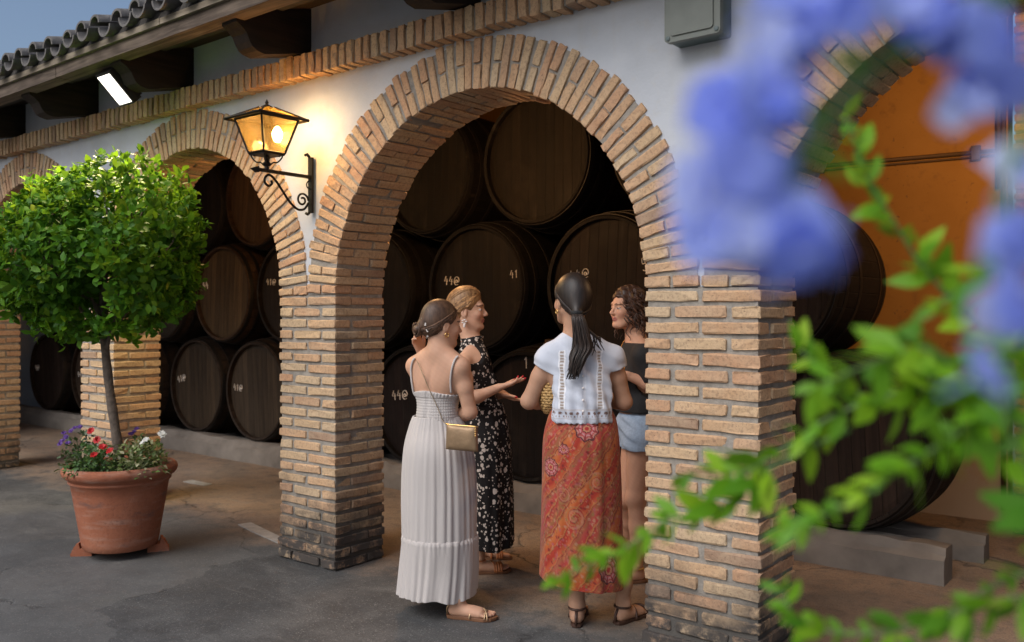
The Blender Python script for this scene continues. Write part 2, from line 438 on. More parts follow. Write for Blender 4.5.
def pillar(xr, y0=0.0, top=SPR, parent=arcade, w=PW, d=PD, name='pillar'):
    br = Bricks(); n = int(round(top/.0695)); pitch = top/n; bt = pitch*.69/2
    x0 = xr-w; q = w/4; g_ = .011
    for i in range(n):
        z = (i+.5)*pitch
        if i % 2: xs = [(0, 2), (2, 4)]; front, back = (0, .13), (.13, d)
        else: xs = [(0, 1), (1, 3), (3, 4)]; front, back = (0, .268), (.268, d)
        wob = rng.normal(0, .002)
        bulge = .010 if i < 2 else 0
        for (a, b) in xs:
            for (ya, yb) in (front, back):
                cx = x0+(a+b)/2*q; hx = (b-a)*q/2-g_+(g_/2 if (a == 0 or b == 4) else 0); fa = ya+(0 if ya == 0 else g_/2); fb = yb-(0 if yb == d else g_/2); cy = y0+(fa+fb)/2; hy = (fb-fa)/2
                cx += (g_/2*(1 if b == 4 else 0)-g_/2*(1 if a == 0 else 0))
                c = (cx+wob, cy-bulge, z)
                if hx > hy: br.add(c, X_*(hx+bulge), Y_*hy, Z_*bt)
                else: br.add(c, Y_*hy, X_*(-hx), Z_*bt)
    mo = MB().box((x0+.011, y0+.011, 0), (xr-.011, y0+d-.011, top+.004))
    return brick_part(name, br, mo, parent)
def arch_ring(cx, parent=arcade):
    br = Bricks(); mo = MB(); n = 59
    th = PI/n; rm = (RIN+ROUT)/2; rad = ROUT-RIN
    for i in range(n):
        a = (i+.5)*th+rng.normal(0, .0025)
        er = np.array([math.cos(a), 0, math.sin(a)]); et = np.array([-math.sin(a), 0, math.cos(a)])
        ht = (RIN+.06)*th*.745/2
        deep = [(0, .268), (.268, PD)] if i % 2 else [(0, .13), (.13, PD)]
        rads = [(RIN, ROUT)] if i % 2 else ([(RIN, RIN+.135), (RIN+.135, ROUT)])
        for (ya, yb) in deep:
            rr = rads if ya == 0 else [(RIN, ROUT)]
            for (ra, rb) in rr:
                j = rng.normal(0, .006)
                ra2, rb2 = ra+(.006 if ra > RIN else j*.5), rb-(.006 if rb < ROUT else 0)+(j if rb >= ROUT else 0)
                c = np.array([cx, 0, SPR])+er*(ra2+rb2)/2+Y_*(ya+yb)/2+et*rng.normal(0, .0015)
                ya2 = ya+(0 if ya == 0 else .006); yb2 = yb-(0 if yb == PD else .006); c = c+Y_*((ya2+yb2)/2-(ya+yb)/2)
                hl, hd = (rb2-ra2)/2, (yb2-ya2)/2
                hh = ht*(1+.12*((ra2+rb2)/2-RIN)/rad)
                if hl > hd: br.add(c, er*hl, -Y_*hd, et*hh)
                else: br.add(c, Y_*hd, er*hl, et*hh)
    # mortar: an annular core a little behind the brick faces
    k = 96; ri, ro, ya, yb = RIN+.011, ROUT-.012, .011, PD-.011
    v = []; f = []
    for j in range(k+1):
        a = PI*j/k; c_, s_ = math.cos(a), math.sin(a)
        for (r, y) in ((ri, ya), (ro, ya), (ro, yb), (ri, yb)): v.append((cx+r*c_, y, SPR+r*s_))
    for j in range(k):
        for e in range(4): f.append((j*4+e, j*4+(e+1) % 4, (j+1)*4+(e+1) % 4, (j+1)*4+e))
    f.append((0, 3, 2, 1)); f.append((k*4, k*4+1, k*4+2, k*4+3))
    mo.add(v, f)
    return brick_part('arch', br, mo, parent)
PIL = [PX0+k*PER for k in (-3, -2, -1, 0, 1, 2)]
ARC = [PX0+(PER-PW)/2+k*PER for k in (-3, -2, -1, 0, 1, 2)]
for xr in PIL: pillar(xr)
for cx in ARC: arch_ring(cx)

# white wall above the arches: a slab whose lower edge follows the rings
def wall_slab():
    y0, y1, top = .015, PD-.015, 3.95
    xs = []
    x = WALLX[0]
    xs = list(np.arange(WALLX[0], WALLX[1], .05))
    for cx in ARC:
        for q in np.linspace(0, PI, 90): xs.append(cx+1.331*math.cos(q))
    xs = np.unique(np.round(xs, 4)); zl = []
    for x in xs:
        z = None
        for cx in ARC:
            if abs(x-cx) < 1.331: z = SPR+math.sqrt(1.331**2-(x-cx)**2)
        if z is None:
            z = SPR+.006 if (ARC[0]-1.36 < x < ARC[-1]+1.36) else 0.0
        zl.append(z)
    v = []; f = []
    nz = 10
    for x, z in zip(xs, zl):
        for y in (y0, y1):
            for k in range(nz+1): v.append((x, y, z+(top-z)*k/nz))
    S = 2*(nz+1)
    for i in range(len(xs)-1):
        a, b = i*S, (i+1)*S
        for k in range(nz):
            f.append((a+k, b+k, b+k+1, a+k+1)); f.append((a+nz+1+k, a+nz+2+k, b+nz+2+k, b+nz+1+k))
        f.append((a, a+nz+1, b+nz+1, b)); f.append((a+nz, b+nz, b+S-1, a+S-1))
    return mesh_obj('plaster_wall', np.array(v)-AL, f, M['plaster'], arcade, False)
wall_slab()

# string course of bricks on edge under the eave
br = Bricks(); pitch = .071
for x in np.arange(WALLX[0]+.1, WALLX[1]-.1, pitch):
    lean = rng.normal(0, .02)
    br.add((x, .045-.055, 3.095), np.array([lean*.07, 0, .068+rng.normal(0, .003)]), Y_*.075, X_*.0255)
mo = MB().box((WALLX[0]+.05, -.068, 3.034), (WALLX[1]-.05, .06, 3.146))
brick_part('cornice', br, mo, arcade)

# rafters with ogee tails, eave beam, boards and tiles
SL = .25
def rafter(xr):
    mb = MB(); poly = [(.35, 3.215), (.35, 3.56), (-.52, 3.325), (-.525, 3.255), (-.49, 3.235), (-.455, 3.205), (-.435, 3.165), (-.415, 3.135), (-.385, 3.118), (-.33, 3.108), (0, 3.19)]
    mb.prism([(y, z) for y, z in poly], 'x', xr-.145, xr)
    o = mb.build('rafter', M['rafter'], arcade, loc=None); o.data.transform(Matrix.Translation(-Vector(AL)))
    return o
for xr in [-13.95, -12.6, -11.2, -9.85, -8.49, -7.128, -5.734, -4.416, -3.022, -1.66, -.30, 1.06, 2.4, 3.75]: rafter(xr)
def part(name, mb, mat, smooth=False):
    o = mb.build(name, mat, arcade, smooth); o.data.transform(Matrix.Translation(-Vector(AL))); return o
mb = MB(); rr = random.Random(3)
xs = [-14.3, -10.4, -6.55, -3.2, .4, 4.2]
for a, b in zip(xs[:-1], xs[1:]):
    mb.box((a+.004, -.585, 3.272+rr.uniform(-.004, .004)), (b-.004, -.47, 3.352), tone=rr.random())
part('eave_beam', mb, M['beam'])
mb = MB()
for a, b in zip([-14.3, -12, -8.2, -5.1, -1.9, 1.7], [-12, -8.2, -5.1, -1.9, 1.7, 4.2]):
    mb.box((a+.003, -.61, 3.354), (b-.003, -.44, 3.392+rr.uniform(-.003, .003)))
part('eave_board', mb, M['board'])
# dark bed of mortar between board and tiles
xs = np.arange(-14.3, 4.21, .04); k = len(xs)
v = []; f = []
for x in xs:
    e = .018*math.sin(x*26)+rng.normal(0, .006)
    v += [(x, -.60+rng.normal(0, .008), 3.393), (x, -.585+rng.normal(0, .01), 3.45+e), (x, -.2, 3.545), (x, -.2, 3.40)]
for i in range(k-1):
    for e in range(4): f.append((i*4+e, i*4+(e+1) % 4, i*4+4+(e+1) % 4, i*4+4+e))
mb = MB().add(v, f); part('tile_bed', mb, M['tilebed'])
# barrel tiles, channel and cover, rows up the slope
def tile_mesh():
    mb = MB(); P = .2365; n = 12
    def half(cx, z0, y0, r0, r1, up, L, tone):
        vs = []; f = []
        th = .016
        for (yy, r) in ((0, r0), (L, r1)):
            for rad in (r, r-th):
                for j in range(n+1):
                    q = PI*j/n
                    dz = math.sin(q)*rad*.92*(1 if up else -1)
                    vs.append((cx+math.cos(q)*rad, y0+yy, z0+yy*SL+dz))
        m = n+1
        for j in range(n):
            f.append((j, j+1, 2*m+j+1, 2*m+j)); f.append((m+j, 3*m+j, 3*m+j+1, m+j+1))
            f.append((j, m+j, m+j+1, j+1)); f.append((2*m+j, 2*m+j+1, 3*m+j+1, 3*m+j))
        f.append((0, 2*m, 3*m, m)); f.append((n, m+n, 3*m+n, 2*m+n))
        mb.add(vs, f, 0, tone)
    for i, x in enumerate(np.arange(-14.2, 4.2, P)):
        for row in range(7):
            yb = -.655+row*.40+rng.normal(0, .006)
            dz = rng.normal(0, .003)
            half(x+rng.normal(0, .006), 3.468+(row*.40)*SL+dz*2, yb-.01+rng.normal(0, .010), .080, .066, False, .46, rng.random())
            half(x+P/2+rng.normal(0, .006), 3.462+(row*.40)*SL+.018+rng.normal(0, .007), yb+rng.normal(0, .010), .074+rng.normal(0, .003), .062, True, .46, rng.random())
    return mb
o = part('roof_tile', tile_mesh(), M['tile']); autosmooth(o, 50)
# roof deck over the gallery
mb = MB(); mb.prism([(-.57, 3.393+.0), (-.2, 3.47), (4.3, 3.47+4.5*SL), (4.3, 3.42+4.5*SL), (-.2, 3.42)], 'x', -14.3, 4.2); part('roof_deck', mb, M['ceil'])

# gallery: back wall, end walls
bw = MB().box((-14.2, 3.95, 0), (-1.21, 4.15, 4.6)).build('back_wall', M['ochre']); tag(bw, 'ochre orange painted wall behind the barrels with a thin pipe across it', 'wall')
ew = MB().box((-14.45, .42, 0), (-14.205, 4.15, 4.6)).build('end_wall', M['plaster']); tag(ew, 'wall closing the far left end of the barrel gallery', 'wall')
rw = MB().box((-1.2, 5.2, 0), (4.1, 5.4, 4.6)).build('opening_backing', M['ceil']); tag(rw, 'dark-coloured backing for the dark opening at the far right behind the brick pier and flowers', 'wall')  # added backing; the darkness of the opening is put into its colour
rw2 = MB().box((4.105, .0, 0), (4.3, 5.4, 4.6)).build('side_wall', M['plaster']); tag(rw2, 'wall closing the right end of the barrel gallery', 'wall')
pr = pillar(-.62, 3.62, 3.9, parent=None, w=.50, d=.40, name='brick_pier'); pr.data.transform(Matrix.Translation(Vector(AL))); tag(pr, 'dark brick pier at the right edge beside the ochre wall', 'pier')

# pipe on the ochre wall
pipe = empty('conduit_pipe', (-1.3, 3.9, 2.8)); tag(pipe, 'thin rusty pipe running across the ochre wall to a vertical run', 'pipe')
M['pipe'] = simple('painted_pipe', (.13, .07, .03), .6, .2, nscale=30)
mb = MB().tube([(-4.5, 3.93, 2.845), (-1.29, 3.93, 2.79)], .016, 10).tube([(-4.5, 3.93, 2.80), (-1.29, 3.93, 2.755)], .008, 8).tube([(-1.27, 3.925, 2.5), (-1.27, 3.925, 4.4)], .02, 10).tube([(-1.235, 3.925, .1), (-1.235, 3.925, 4.4)], .018, 10)
o = mb.build('pipe_run', M['pipe'], pipe, True); o.matrix_parent_inverse = Matrix.Translation((1.3, -3.9, -2.8))
for x, z in ((-1.42, 2.79), (-2.6, 2.81)):
    o = MB().box((x-.03, 3.90, z-.06), (x+.03, 3.952, z+.05)).build('pipe_clamp', M['pipe'], pipe); o.matrix_parent_inverse = Matrix.Translation((1.3, -3.9, -2.8))

# ------------------------------------------------------------------ barrels and their sleepers
def sleeper(x0, x1, y0, y1, z1, label):
    n = max(2, int((x1-x0)/.12)); vs = []; f = []
    prof = [(y0, 0), (y0-.004, z1*.35), (y0+.002, z1*.66), (y0+.038, z1*.80), (y0+.046, z1-.012), (y0+.06, z1), (y1-.015, z1), (y1, z1-.015), (y1, 0)]
    k = len(prof)
    for i in range(n+1):
        x = x0+(x1-x0)*i/n
        for (y, z) in prof: vs.append((x, y+rng.normal(0, .005), z+(rng.normal(0, .007) if z > 0 else 0)))
    for i in range(n):
        for j in range(k-1): f.append((i*k+j, (i+1)*k+j, (i+1)*k+j+1, i*k+j+1))
    f.append(tuple(range(k-1, -1, -1))); f.append(tuple(n*k+j for j in range(k)))
    mid = np.array([(x0+x1)/2, (y0+y1)/2, 0])
    o = MB().add(vs, f).build('stone_sleeper', M['stone'], loc=mid); autosmooth(o, 40)
    tag(o, label, 'sleeper', 'stone sleepers carrying the barrels'); return o
for a, b, lb in ((-13.9, -10.2, 'pale stone sleeper under the barrels seen left of the potted tree'), (-10.19, -6.6, 'pale stone sleeper under the barrels of the arch right of the tree'),
                 (-6.59, -3.7, 'pale stone sleeper seen between the brick pillar and the pale dress'), (-3.69, -1.215, 'chipped stone sleeper at the right, its end showing under the big blurred barrel')):
    sleeper(a, b, 1.985, 2.19, .215, lb)
sleeper(-13.9, -7.0, 2.66, 2.84, .16, 'rear stone sleeper under the left barrels')
sleeper(-6.98, -1.13, 2.64, 2.80, .16, 'rear stone sleeper ending beside the ochre wall, behind the chipped one')

def stroke_text(s, h):
    """chalk strokes for digits and a swirl, unit height h; returns list of polylines and width"""
    G = {'4': [[(.30, 1), (.05, .42), (.62, .42)], [(.48, .72), (.46, 0)]],
         '@': [[(.62, .45), (.45, .62), (.3, .5), (.35, .3), (.55, .32), (.62, .55), (.68, .35), (.85, .4), (.9, .65), (.7, .9), (.35, .92), (.08, .65), (.1, .25), (.35, .02), (.75, .1)]],
         '1': [[(.15, .75), (.35, 1), (.35, 0)]], '5': [[(.6, 1), (.15, 1), (.12, .58), (.45, .62), (.6, .35), (.4, .02), (.08, .1)]],
         'C': [[(.65, .85), (.35, 1), (.1, .6), (.2, .12), (.65, .1)]], 'e': [[(.1, .45), (.6, .5), (.5, .85), (.2, .8), (.08, .4), (.3, .05), (.65, .15)]]}
    out = []; x = 0
    for ch in s:
        if ch != ' ':
            for pl in G[ch]: out.append([((x+p*.8)*h, q*h) for p, q in pl])
        x += .5 if ch == ' ' else (.95 if ch == '@' else .72)
    return out, x*h
def smooth_poly(pl, n=4):
    pl = np.array(pl)
    if len(pl) < 4: return pl
    t = np.arange(len(pl)); tt = np.linspace(0, len(pl)-1, (len(pl)-1)*n+1)
    def cr(P, u):
        i = np.clip(np.floor(u).astype(int), 0, len(P)-2); f_ = (u-i)[:, None]
        p0, p1, p2, p3 = P[np.maximum(i-1, 0)], P[i], P[i+1], P[np.minimum(i+2, len(P)-1)]
        return .5*((2*p1)+(-p0+p2)*f_+(2*p0-5*p1+4*p2-p3)*f_**2+(-p0+3*p1-3*p2+p3)*f_**3)
    return cr(pl, tt)
BL, HR, BR = 1.08, .52, .588
def make_barrel():
    root = empty('wine_barrel')
    def rad(t): return HR+(BR-HR)*(1-(2*t-1)**2)**.85
    prof = [(HR-.03, .055), (HR-.028, .004), (HR-.006, 0), (HR, .008)]
    prof += [(rad(t), t*BL) for t in np.linspace(.03, .97, 20)]
    prof += [(HR, BL-.008), (HR-.028, BL-.004), (HR-.03, BL-.055), (0.0, BL-.05)]
    body = MB().lathe(prof, 68, axis='y').build('staves', M['stave'], root); autosmooth(body, 30)
    head = MB().lathe([(0, .046), (HR-.06, .046), (HR-.027, .05), (HR-.027, .06), (0, .06)], 48, axis='y').build('head', M['head'], root)
    for t in (.03, .13, .30, .70, .87, .965):
        dt = .018
        p = [(rad(t-dt)+.0005, (t-dt)*BL), (rad(t-dt)+.004, (t-dt)*BL), (rad(t)+.0045, t*BL), (rad(t+dt)+.004, (t+dt)*BL), (rad(t+dt)+.0005, (t+dt)*BL)]
        h_ = MB().lathe(p, 68, axis='y').build('hoop', M['hoop'], root); autosmooth(h_, 40)
    return root
MARK = {}
def chalk(s, h=.075):
    if s not in MARK:
        mb = MB(); pls, wd = stroke_text(s, h)
        for pl in pls:
            q = smooth_poly(pl); mb.tube([(x, 0, z) for x, z in q], .0055, 5, flat=.5)
        o = mb.build('chalk_mark', M['chalk'], None, link=False); MARK[s] = o.data
        bpy.data.objects.remove(o)
    return MARK[s]
proto = make_barrel(); first = True
DARK, BROWN, MID = (.0066, .0050, .0041), (.036, .025, .018), (.014, .010, .0075)  # wood tones; part of the left-to-centre light difference is put into them
def barrel(x, zc, label, tone, marks=(), y=2.07):
    global first
    b = copy_tree(proto)
    b.location = (x, y+rng.normal(0, .012), zc)
    for ch in b.children:
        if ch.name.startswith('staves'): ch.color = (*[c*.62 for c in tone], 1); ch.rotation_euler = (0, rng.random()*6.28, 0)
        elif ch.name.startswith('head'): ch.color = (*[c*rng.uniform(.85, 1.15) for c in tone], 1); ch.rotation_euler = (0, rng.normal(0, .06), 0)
    tag(b, label, 'barrel', 'stacked wine barrels in the gallery')
    for s, mx, mz in marks:
        c = bpy.data.objects.new('chalk_mark', chalk(s)); COL.objects.link(c); c.parent = b; c.location = (mx+rng.normal(0, .012), .042, mz+rng.normal(0, .02)); c.rotation_euler = (0, rng.normal(0, .09), 0); q_ = rng.uniform(.85, 1.2); c.scale = (q_, 1, q_*rng.uniform(.9, 1.1))
    return b
Z1, Z2, Z3 = .745, 1.785, 2.80
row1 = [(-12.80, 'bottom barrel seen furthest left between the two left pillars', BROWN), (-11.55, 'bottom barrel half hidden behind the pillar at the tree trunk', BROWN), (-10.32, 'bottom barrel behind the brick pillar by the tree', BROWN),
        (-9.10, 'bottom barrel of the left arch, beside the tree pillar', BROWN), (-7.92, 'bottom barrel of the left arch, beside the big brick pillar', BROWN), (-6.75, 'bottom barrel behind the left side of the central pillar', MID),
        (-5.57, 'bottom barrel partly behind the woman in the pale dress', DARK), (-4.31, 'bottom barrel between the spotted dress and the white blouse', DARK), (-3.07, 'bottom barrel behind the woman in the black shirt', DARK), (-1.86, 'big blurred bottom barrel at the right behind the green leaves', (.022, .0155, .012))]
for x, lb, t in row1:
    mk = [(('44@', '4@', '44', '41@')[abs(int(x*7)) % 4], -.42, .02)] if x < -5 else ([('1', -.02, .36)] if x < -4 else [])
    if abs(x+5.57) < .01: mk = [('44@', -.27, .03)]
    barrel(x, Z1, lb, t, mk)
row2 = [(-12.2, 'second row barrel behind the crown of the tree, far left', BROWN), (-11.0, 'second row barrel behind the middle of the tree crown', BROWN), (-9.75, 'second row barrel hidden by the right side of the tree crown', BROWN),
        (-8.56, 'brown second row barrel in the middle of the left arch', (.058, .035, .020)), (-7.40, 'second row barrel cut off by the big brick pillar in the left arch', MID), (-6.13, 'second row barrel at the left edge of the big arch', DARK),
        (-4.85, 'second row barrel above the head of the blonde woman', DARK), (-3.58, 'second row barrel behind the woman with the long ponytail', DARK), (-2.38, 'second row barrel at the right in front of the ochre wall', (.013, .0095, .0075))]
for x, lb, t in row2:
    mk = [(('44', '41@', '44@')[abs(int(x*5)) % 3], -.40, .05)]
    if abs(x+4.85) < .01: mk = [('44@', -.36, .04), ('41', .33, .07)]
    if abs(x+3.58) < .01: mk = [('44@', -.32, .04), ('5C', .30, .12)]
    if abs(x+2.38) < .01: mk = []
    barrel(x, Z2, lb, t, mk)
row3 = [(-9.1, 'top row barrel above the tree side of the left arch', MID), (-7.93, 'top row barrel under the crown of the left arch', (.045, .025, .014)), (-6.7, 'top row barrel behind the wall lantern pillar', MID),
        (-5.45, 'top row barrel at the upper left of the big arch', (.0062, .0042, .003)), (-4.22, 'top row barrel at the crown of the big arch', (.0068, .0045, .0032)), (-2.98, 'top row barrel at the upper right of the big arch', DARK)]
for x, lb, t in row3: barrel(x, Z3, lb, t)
for ch in list(proto.children): bpy.data.objects.remove(ch)
bpy.data.objects.remove(proto)
# wedges of wood between barrels
for x, z, lb in ((-4.06, 1.285, 'small wooden wedge holding the barrels behind the woman with the ponytail'), (-3.0, 2.33, 'small wooden wedge between the upper barrels at the right of the big arch')):
    o = MB().prism([(-.13, -.05), (.13, -.02), (.12, .05), (-.11, .075)], 'y', 2.14, 2.32).build('wedge', M['stave'], loc=(0, 0, 0)); o.location = (x, 0, z); o.color = (.08, .055, .035, 1); tag(o, lb, 'wedge', 'wooden wedges between the barrels')

# ------------------------------------------------------------------ wall lantern
def spiral(c, r0, r1, turns, a0, n=26, sgn=1, plane='yz', x=0):
    pts = []
    for i in range(n):
        t = i/(n-1); a = a0+sgn*turns*2*PI*t; r = r0+(r1-r0)*t
        pts.append((x, c[0]+r*math.cos(a), c[1]+r*math.sin(a)))
    return pts
lan = tag(empty('wall_lantern', (-4.39, 0, 2.2)), 'lit black iron lantern with amber glass on a scrolled wall bracket', 'lantern')
def lp(name, mb, mat, smooth=True):
    o = mb.build(name, mat, lan, smooth); return o
LY, ZB = -.335, .315      # lantern axis; height of glass bottom over base
mb = MB().box((-.018, -.018, -.01), (.018, -.002, .335)).tube([(0, -.02, .335), (0, -.04, .352), (0, -.055, .343)], .009, 6).tube([(0, -.02, -.005), (0, -.035, -.02), (0, -.05, -.012)], .009, 6)
lp('wall_plate', mb, M['iron'], False)
mb = MB().box((-.011, -.40, .203), (.011, -.004, .222)); mb.add([(-.018, -.40, .195), (.018, -.40, .195), (.018, -.40, .232), (-.018, -.40, .232), (0, -.455, .212)], [(0, 1, 2, 3), (0, 4, 1), (1, 4, 2), (2, 4, 3), (3, 4, 0)])
lp('arm', mb, M['iron'], False)
mb = MB()
sc_pts = spiral((-.075, .065), .012, .045, 1.35, 2.2, sgn=-1)
mb.tube(sc_pts, .0065, 7)
mb.tube(smooth_poly([(0, -.03, .05), (0, -.06, .012), (0, -.11, .005), (0, -.17, .045), (0, -.23, .115), (0, -.275, .165), (0, -.315, .19), (0, -.345, .175), (0, -.35, .145), (0, -.325, .125), (0, -.30, .14), (0, -.305, .16)], 5), .0075, 7)
mb.tube(spiral((-.018, .16), .03, .02, .5, 1.6, 12), .004, 6)
lp('scroll', mb, M['iron'])
hb, ht_, hr_ = .074, .130, .172     # half sizes: glass bottom, glass top, roof edge
zb, zt = ZB, .515; zr = .515; za = .60
mb = MB()
for sx in (-1, 1):
    for sy in (-1, 1): mb.tube([(sx*hb, LY+sy*hb, zb), (sx*ht_, LY+sy*ht_, zt)], .008, 4)
for h_, z_ in ((hb, zb), (ht_, zt)):
    c4 = [(-h_, LY-h_, z_), (h_, LY-h_, z_), (h_, LY+h_, z_), (-h_, LY+h_, z_)]
    for a, b in zip(c4, c4[1:]+c4[:1]): mb.tube([a, b], .008, 4)
mb.box((-hb, LY-hb, zb-.012), (hb, LY+hb, zb-.004))
mb.tube([(0, LY, .215), (0, LY, zb-.006)], [.016, .012], 8); mb.lathe([(0, .0), (.02, .005), (.026, .02), (.012, .035), (.018, .05), (0, .055)], 12, (0, LY, .235))
for sx, sy in ((-1, -1), (1, -1), (1, 1), (-1, 1)):
    q = [(sx*(.014+.05*t)*1.0, LY+sy*(.014+.05*t), z) for t, z in ((0, .245), (.25, .262), (.55, .262), (.85, .28), (1.0, .30), (.85, .306), (.72, .295))]
    mb.tube(smooth_poly(q, 3), .0045, 6)
lp('frame', mb, M['iron'], False)
mb = MB()
e = [(-hr_, LY-hr_, zr), (hr_, LY-hr_, zr), (hr_, LY+hr_, zr), (-hr_, LY+hr_, zr)]; k_ = .03
t4 = [(-k_, LY-k_, za-.012), (k_, LY-k_, za-.012), (k_, LY+k_, za-.012), (-k_, LY+k_, za-.012)]
ei = [(x*.97, LY+(y-LY)*.97, z-.006) for x, y, z in e]; ti = [(x*.8, LY+(y-LY)*.8, z-.008) for x, y, z in t4]
mb.add(e+t4+ei+ti, [(0, 1, 5, 4), (1, 2, 6, 5), (2, 3, 7, 6), (3, 0, 4, 7), (4, 5, 6, 7), (8, 12, 13, 9), (9, 13, 14, 10), (10, 14, 15, 11), (11, 15, 12, 8), (12, 15, 14, 13), (0, 8, 9, 1), (1, 9, 10, 2), (2, 10, 11, 3), (3, 11, 8, 0)])
ROOF = mb
mb = MB().lathe([(.034, -.004), (.034, .004), (.018, .012), (.008, .018), (.011, .028), (.003, .045), (0, .05)], 10, (0, LY, za-.012))
for a, b in zip(e, t4): mb.tube([a, b], .0075, 5)
for a, b in zip(e, e[1:]+e[:1]): mb.tube([a, b], .0085, 5)
lp('roof_frame', mb, M['iron'], False)
N = Nodes('amber_glass')
d1 = N.n('BsdfTransparent'); d1.inputs[0].default_value = (1.0, .93, .78, 1); d2 = N.n('BsdfTranslucent'); d2.inputs[0].default_value = (.26, .18, .075, 1); gl = N.n('BsdfGlossy'); gl.inputs['Roughness'].default_value = .12
m1 = N.n('MixShader'); N.l(N.ramp(N.noise(N.coord(), 22, 5, .65), [(.3, .22), (.7, .50)]), m1.inputs[0]); N.l(d1.outputs[0], m1.inputs[1]); N.l(d2.outputs[0], m1.inputs[2])
m2 = N.n('MixShader'); m2.inputs[0].default_value = .05; N.l(m1.outputs[0], m2.inputs[1]); N.l(gl.outputs[0], m2.inputs[2]); N.l(m2.outputs[0], N.out.inputs[0])
M['amber'] = N.m
N = Nodes('roof_glass'); d1 = N.n('BsdfTransparent'); d1.inputs[0].default_value = (1.0, .86, .60, 1); d2 = N.n('BsdfTranslucent'); d2.inputs[0].default_value = (.5, .32, .10, 1); m1 = N.n('MixShader'); m1.inputs[0].default_value = .18
N.l(d1.outputs[0], m1.inputs[1]); N.l(d2.outputs[0], m1.inputs[2]); N.l(m1.outputs[0], N.out.inputs[0]); M['roofglass'] = N.m
lp('lamp_roof', ROOF, M['roofglass'], False)
for a in range(4):
    mb = MB(); c_, s_ = math.cos(a*PI/2), math.sin(a*PI/2)
    def R2(x, y, z): return (x*c_-y*s_, LY+x*s_+y*c_, z)
    o_ = .003
    mb.add([R2(-hb, -hb, zb), R2(hb, -hb, zb), R2(ht_, -ht_, zt), R2(-ht_, -ht_, zt), R2(-hb, -hb+o_, zb), R2(hb, -hb+o_, zb), R2(ht_, -ht_+o_, zt), R2(-ht_, -ht_+o_, zt)], [(0, 1, 2, 3), (7, 6, 5, 4), (0, 4, 5, 1), (1, 5, 6, 2), (2, 6, 7, 3), (3, 7, 4, 0)])
    lp('glass_pane', mb, M['amber'], False)
M['bulb'] = m_emit('lit_bulb', (1.0, .72, .34), 60)
lp('bulb', MB().lathe([(0, -.045), (.016, -.04), (.03, -.012), (.032, .012), (.022, .034), (.012, .05), (0, .055)], 16, (.0, LY+.075, .435)), M['bulb'])
LAMP = point_light('lantern_light', (0.0, LY+.095, .44), 32, (1.0, .64, .28), .046, lan)

# ------------------------------------------------------------------ floodlight under the eave
fl = tag(empty('floodlight', (-6.0, -.42, 3.14)), 'lit slim floodlight with a white panel under the tiled eave', 'floodlight')
fl.rotation_euler = (math.radians(45), 0, math.radians(0))
M['led'] = m_emit('led_panel', (1.0, .93, .84), 3); FS = .78
M['fhouse'] = simple('floodlight_housing', (.035, .033, .032), .5, .5)
# local: panel faces -Z... built facing local -Y, tilted down by the rotation
mb = MB().box((-.125, -.02, -.165), (.125, .075, .165))
for i in range(7): mb.box((-.11+i*.034, .075, -.15), (-.10+i*.034, .115, .15))
mb.build('housing', M['fhouse'], fl)
MB().box((-.105, -.0235, -.145), (.105, -.0205, .145)).build('light_panel', M['led'], fl)
mb = MB().tube([(.14, .01, .0), (.14, .12, .12), (.14, .20, .17)], .012, 6).tube([(-.14, .01, .0), (-.14, .12, .12), (-.14, .20, .17)], .012, 6).box((-.15, .19, .15), (.15, .205, .19))
mb.build('bracket', M['fhouse'], fl)
l = bpy.data.lights.new('floodlight_beam', 'AREA'); l.shape = 'RECTANGLE'; l.size = .2; l.size_y = .28; l.energy = 78; l.color = (1.0, .80, .42)
lo = bpy.data.objects.new('floodlight_beam', l); COL.objects.link(lo); fl.scale = (FS, FS, FS); lo.parent = fl; lo.location = (0, -.03, 0); lo.rotation_euler = (math.radians(-90), 0, 0)

# ------------------------------------------------------------------ junction box
jb = tag(empty('junction_box', (-1.74, 0, 2.85)), 'grey plastic junction box screwed high on the white wall', 'electrical box')
M['abs'] = simple('grey_plastic', (.15, .165, .145), .5, var=.3, nscale=9); M['absd'] = simple('grey_plastic_base', (.09, .125, .125), .5)
def rbox(mb, lo, hi, b):
    (x0, y0, z0), (x1, y1, z1) = lo, hi
    poly = []
    for (cx, cz, a0) in ((x1-b, z1-b, 0), (x0+b, z1-b, 90), (x0+b, z0+b, 180), (x1-b, z0+b, 270)):
        for k in range(5):
            a = math.radians(a0+k*22.5); poly.append((cx+b*math.cos(a), cz+b*math.sin(a)))
    return mb.prism(poly, 'y', y0, y1)
rbox(MB(), (-.125, -.075, -.105), (.125, .014, .14), .012).build('box_base', M['absd'], jb)
mb = rbox(MB(), (-.13, -.105, -.11), (.13, -.0755, .145), .018); rbox(mb, (-.10, -.112, -.085), (.10, -.1052, .12), .015); mb.build('box_lid', M['abs'], jb)
for sx in (-1, 1):
    for z in (-.092, .128): MB().lathe([(0, -.004), (.010, -.003), (.011, .004), (0, .004)], 12, (sx*.113, -.107, z), axis='y').build('screw', M['absd'], jb)
MB().tube([(.07, -.04, .14), (.07, -.02, .4), (.06, .005, .7)], .012, 8).build('cable', M['absd'], jb, True)

M['pale'] = simple('worn_pale_stone', (.30, .30, .29), .8, var=.4, nscale=14, bump=.2)
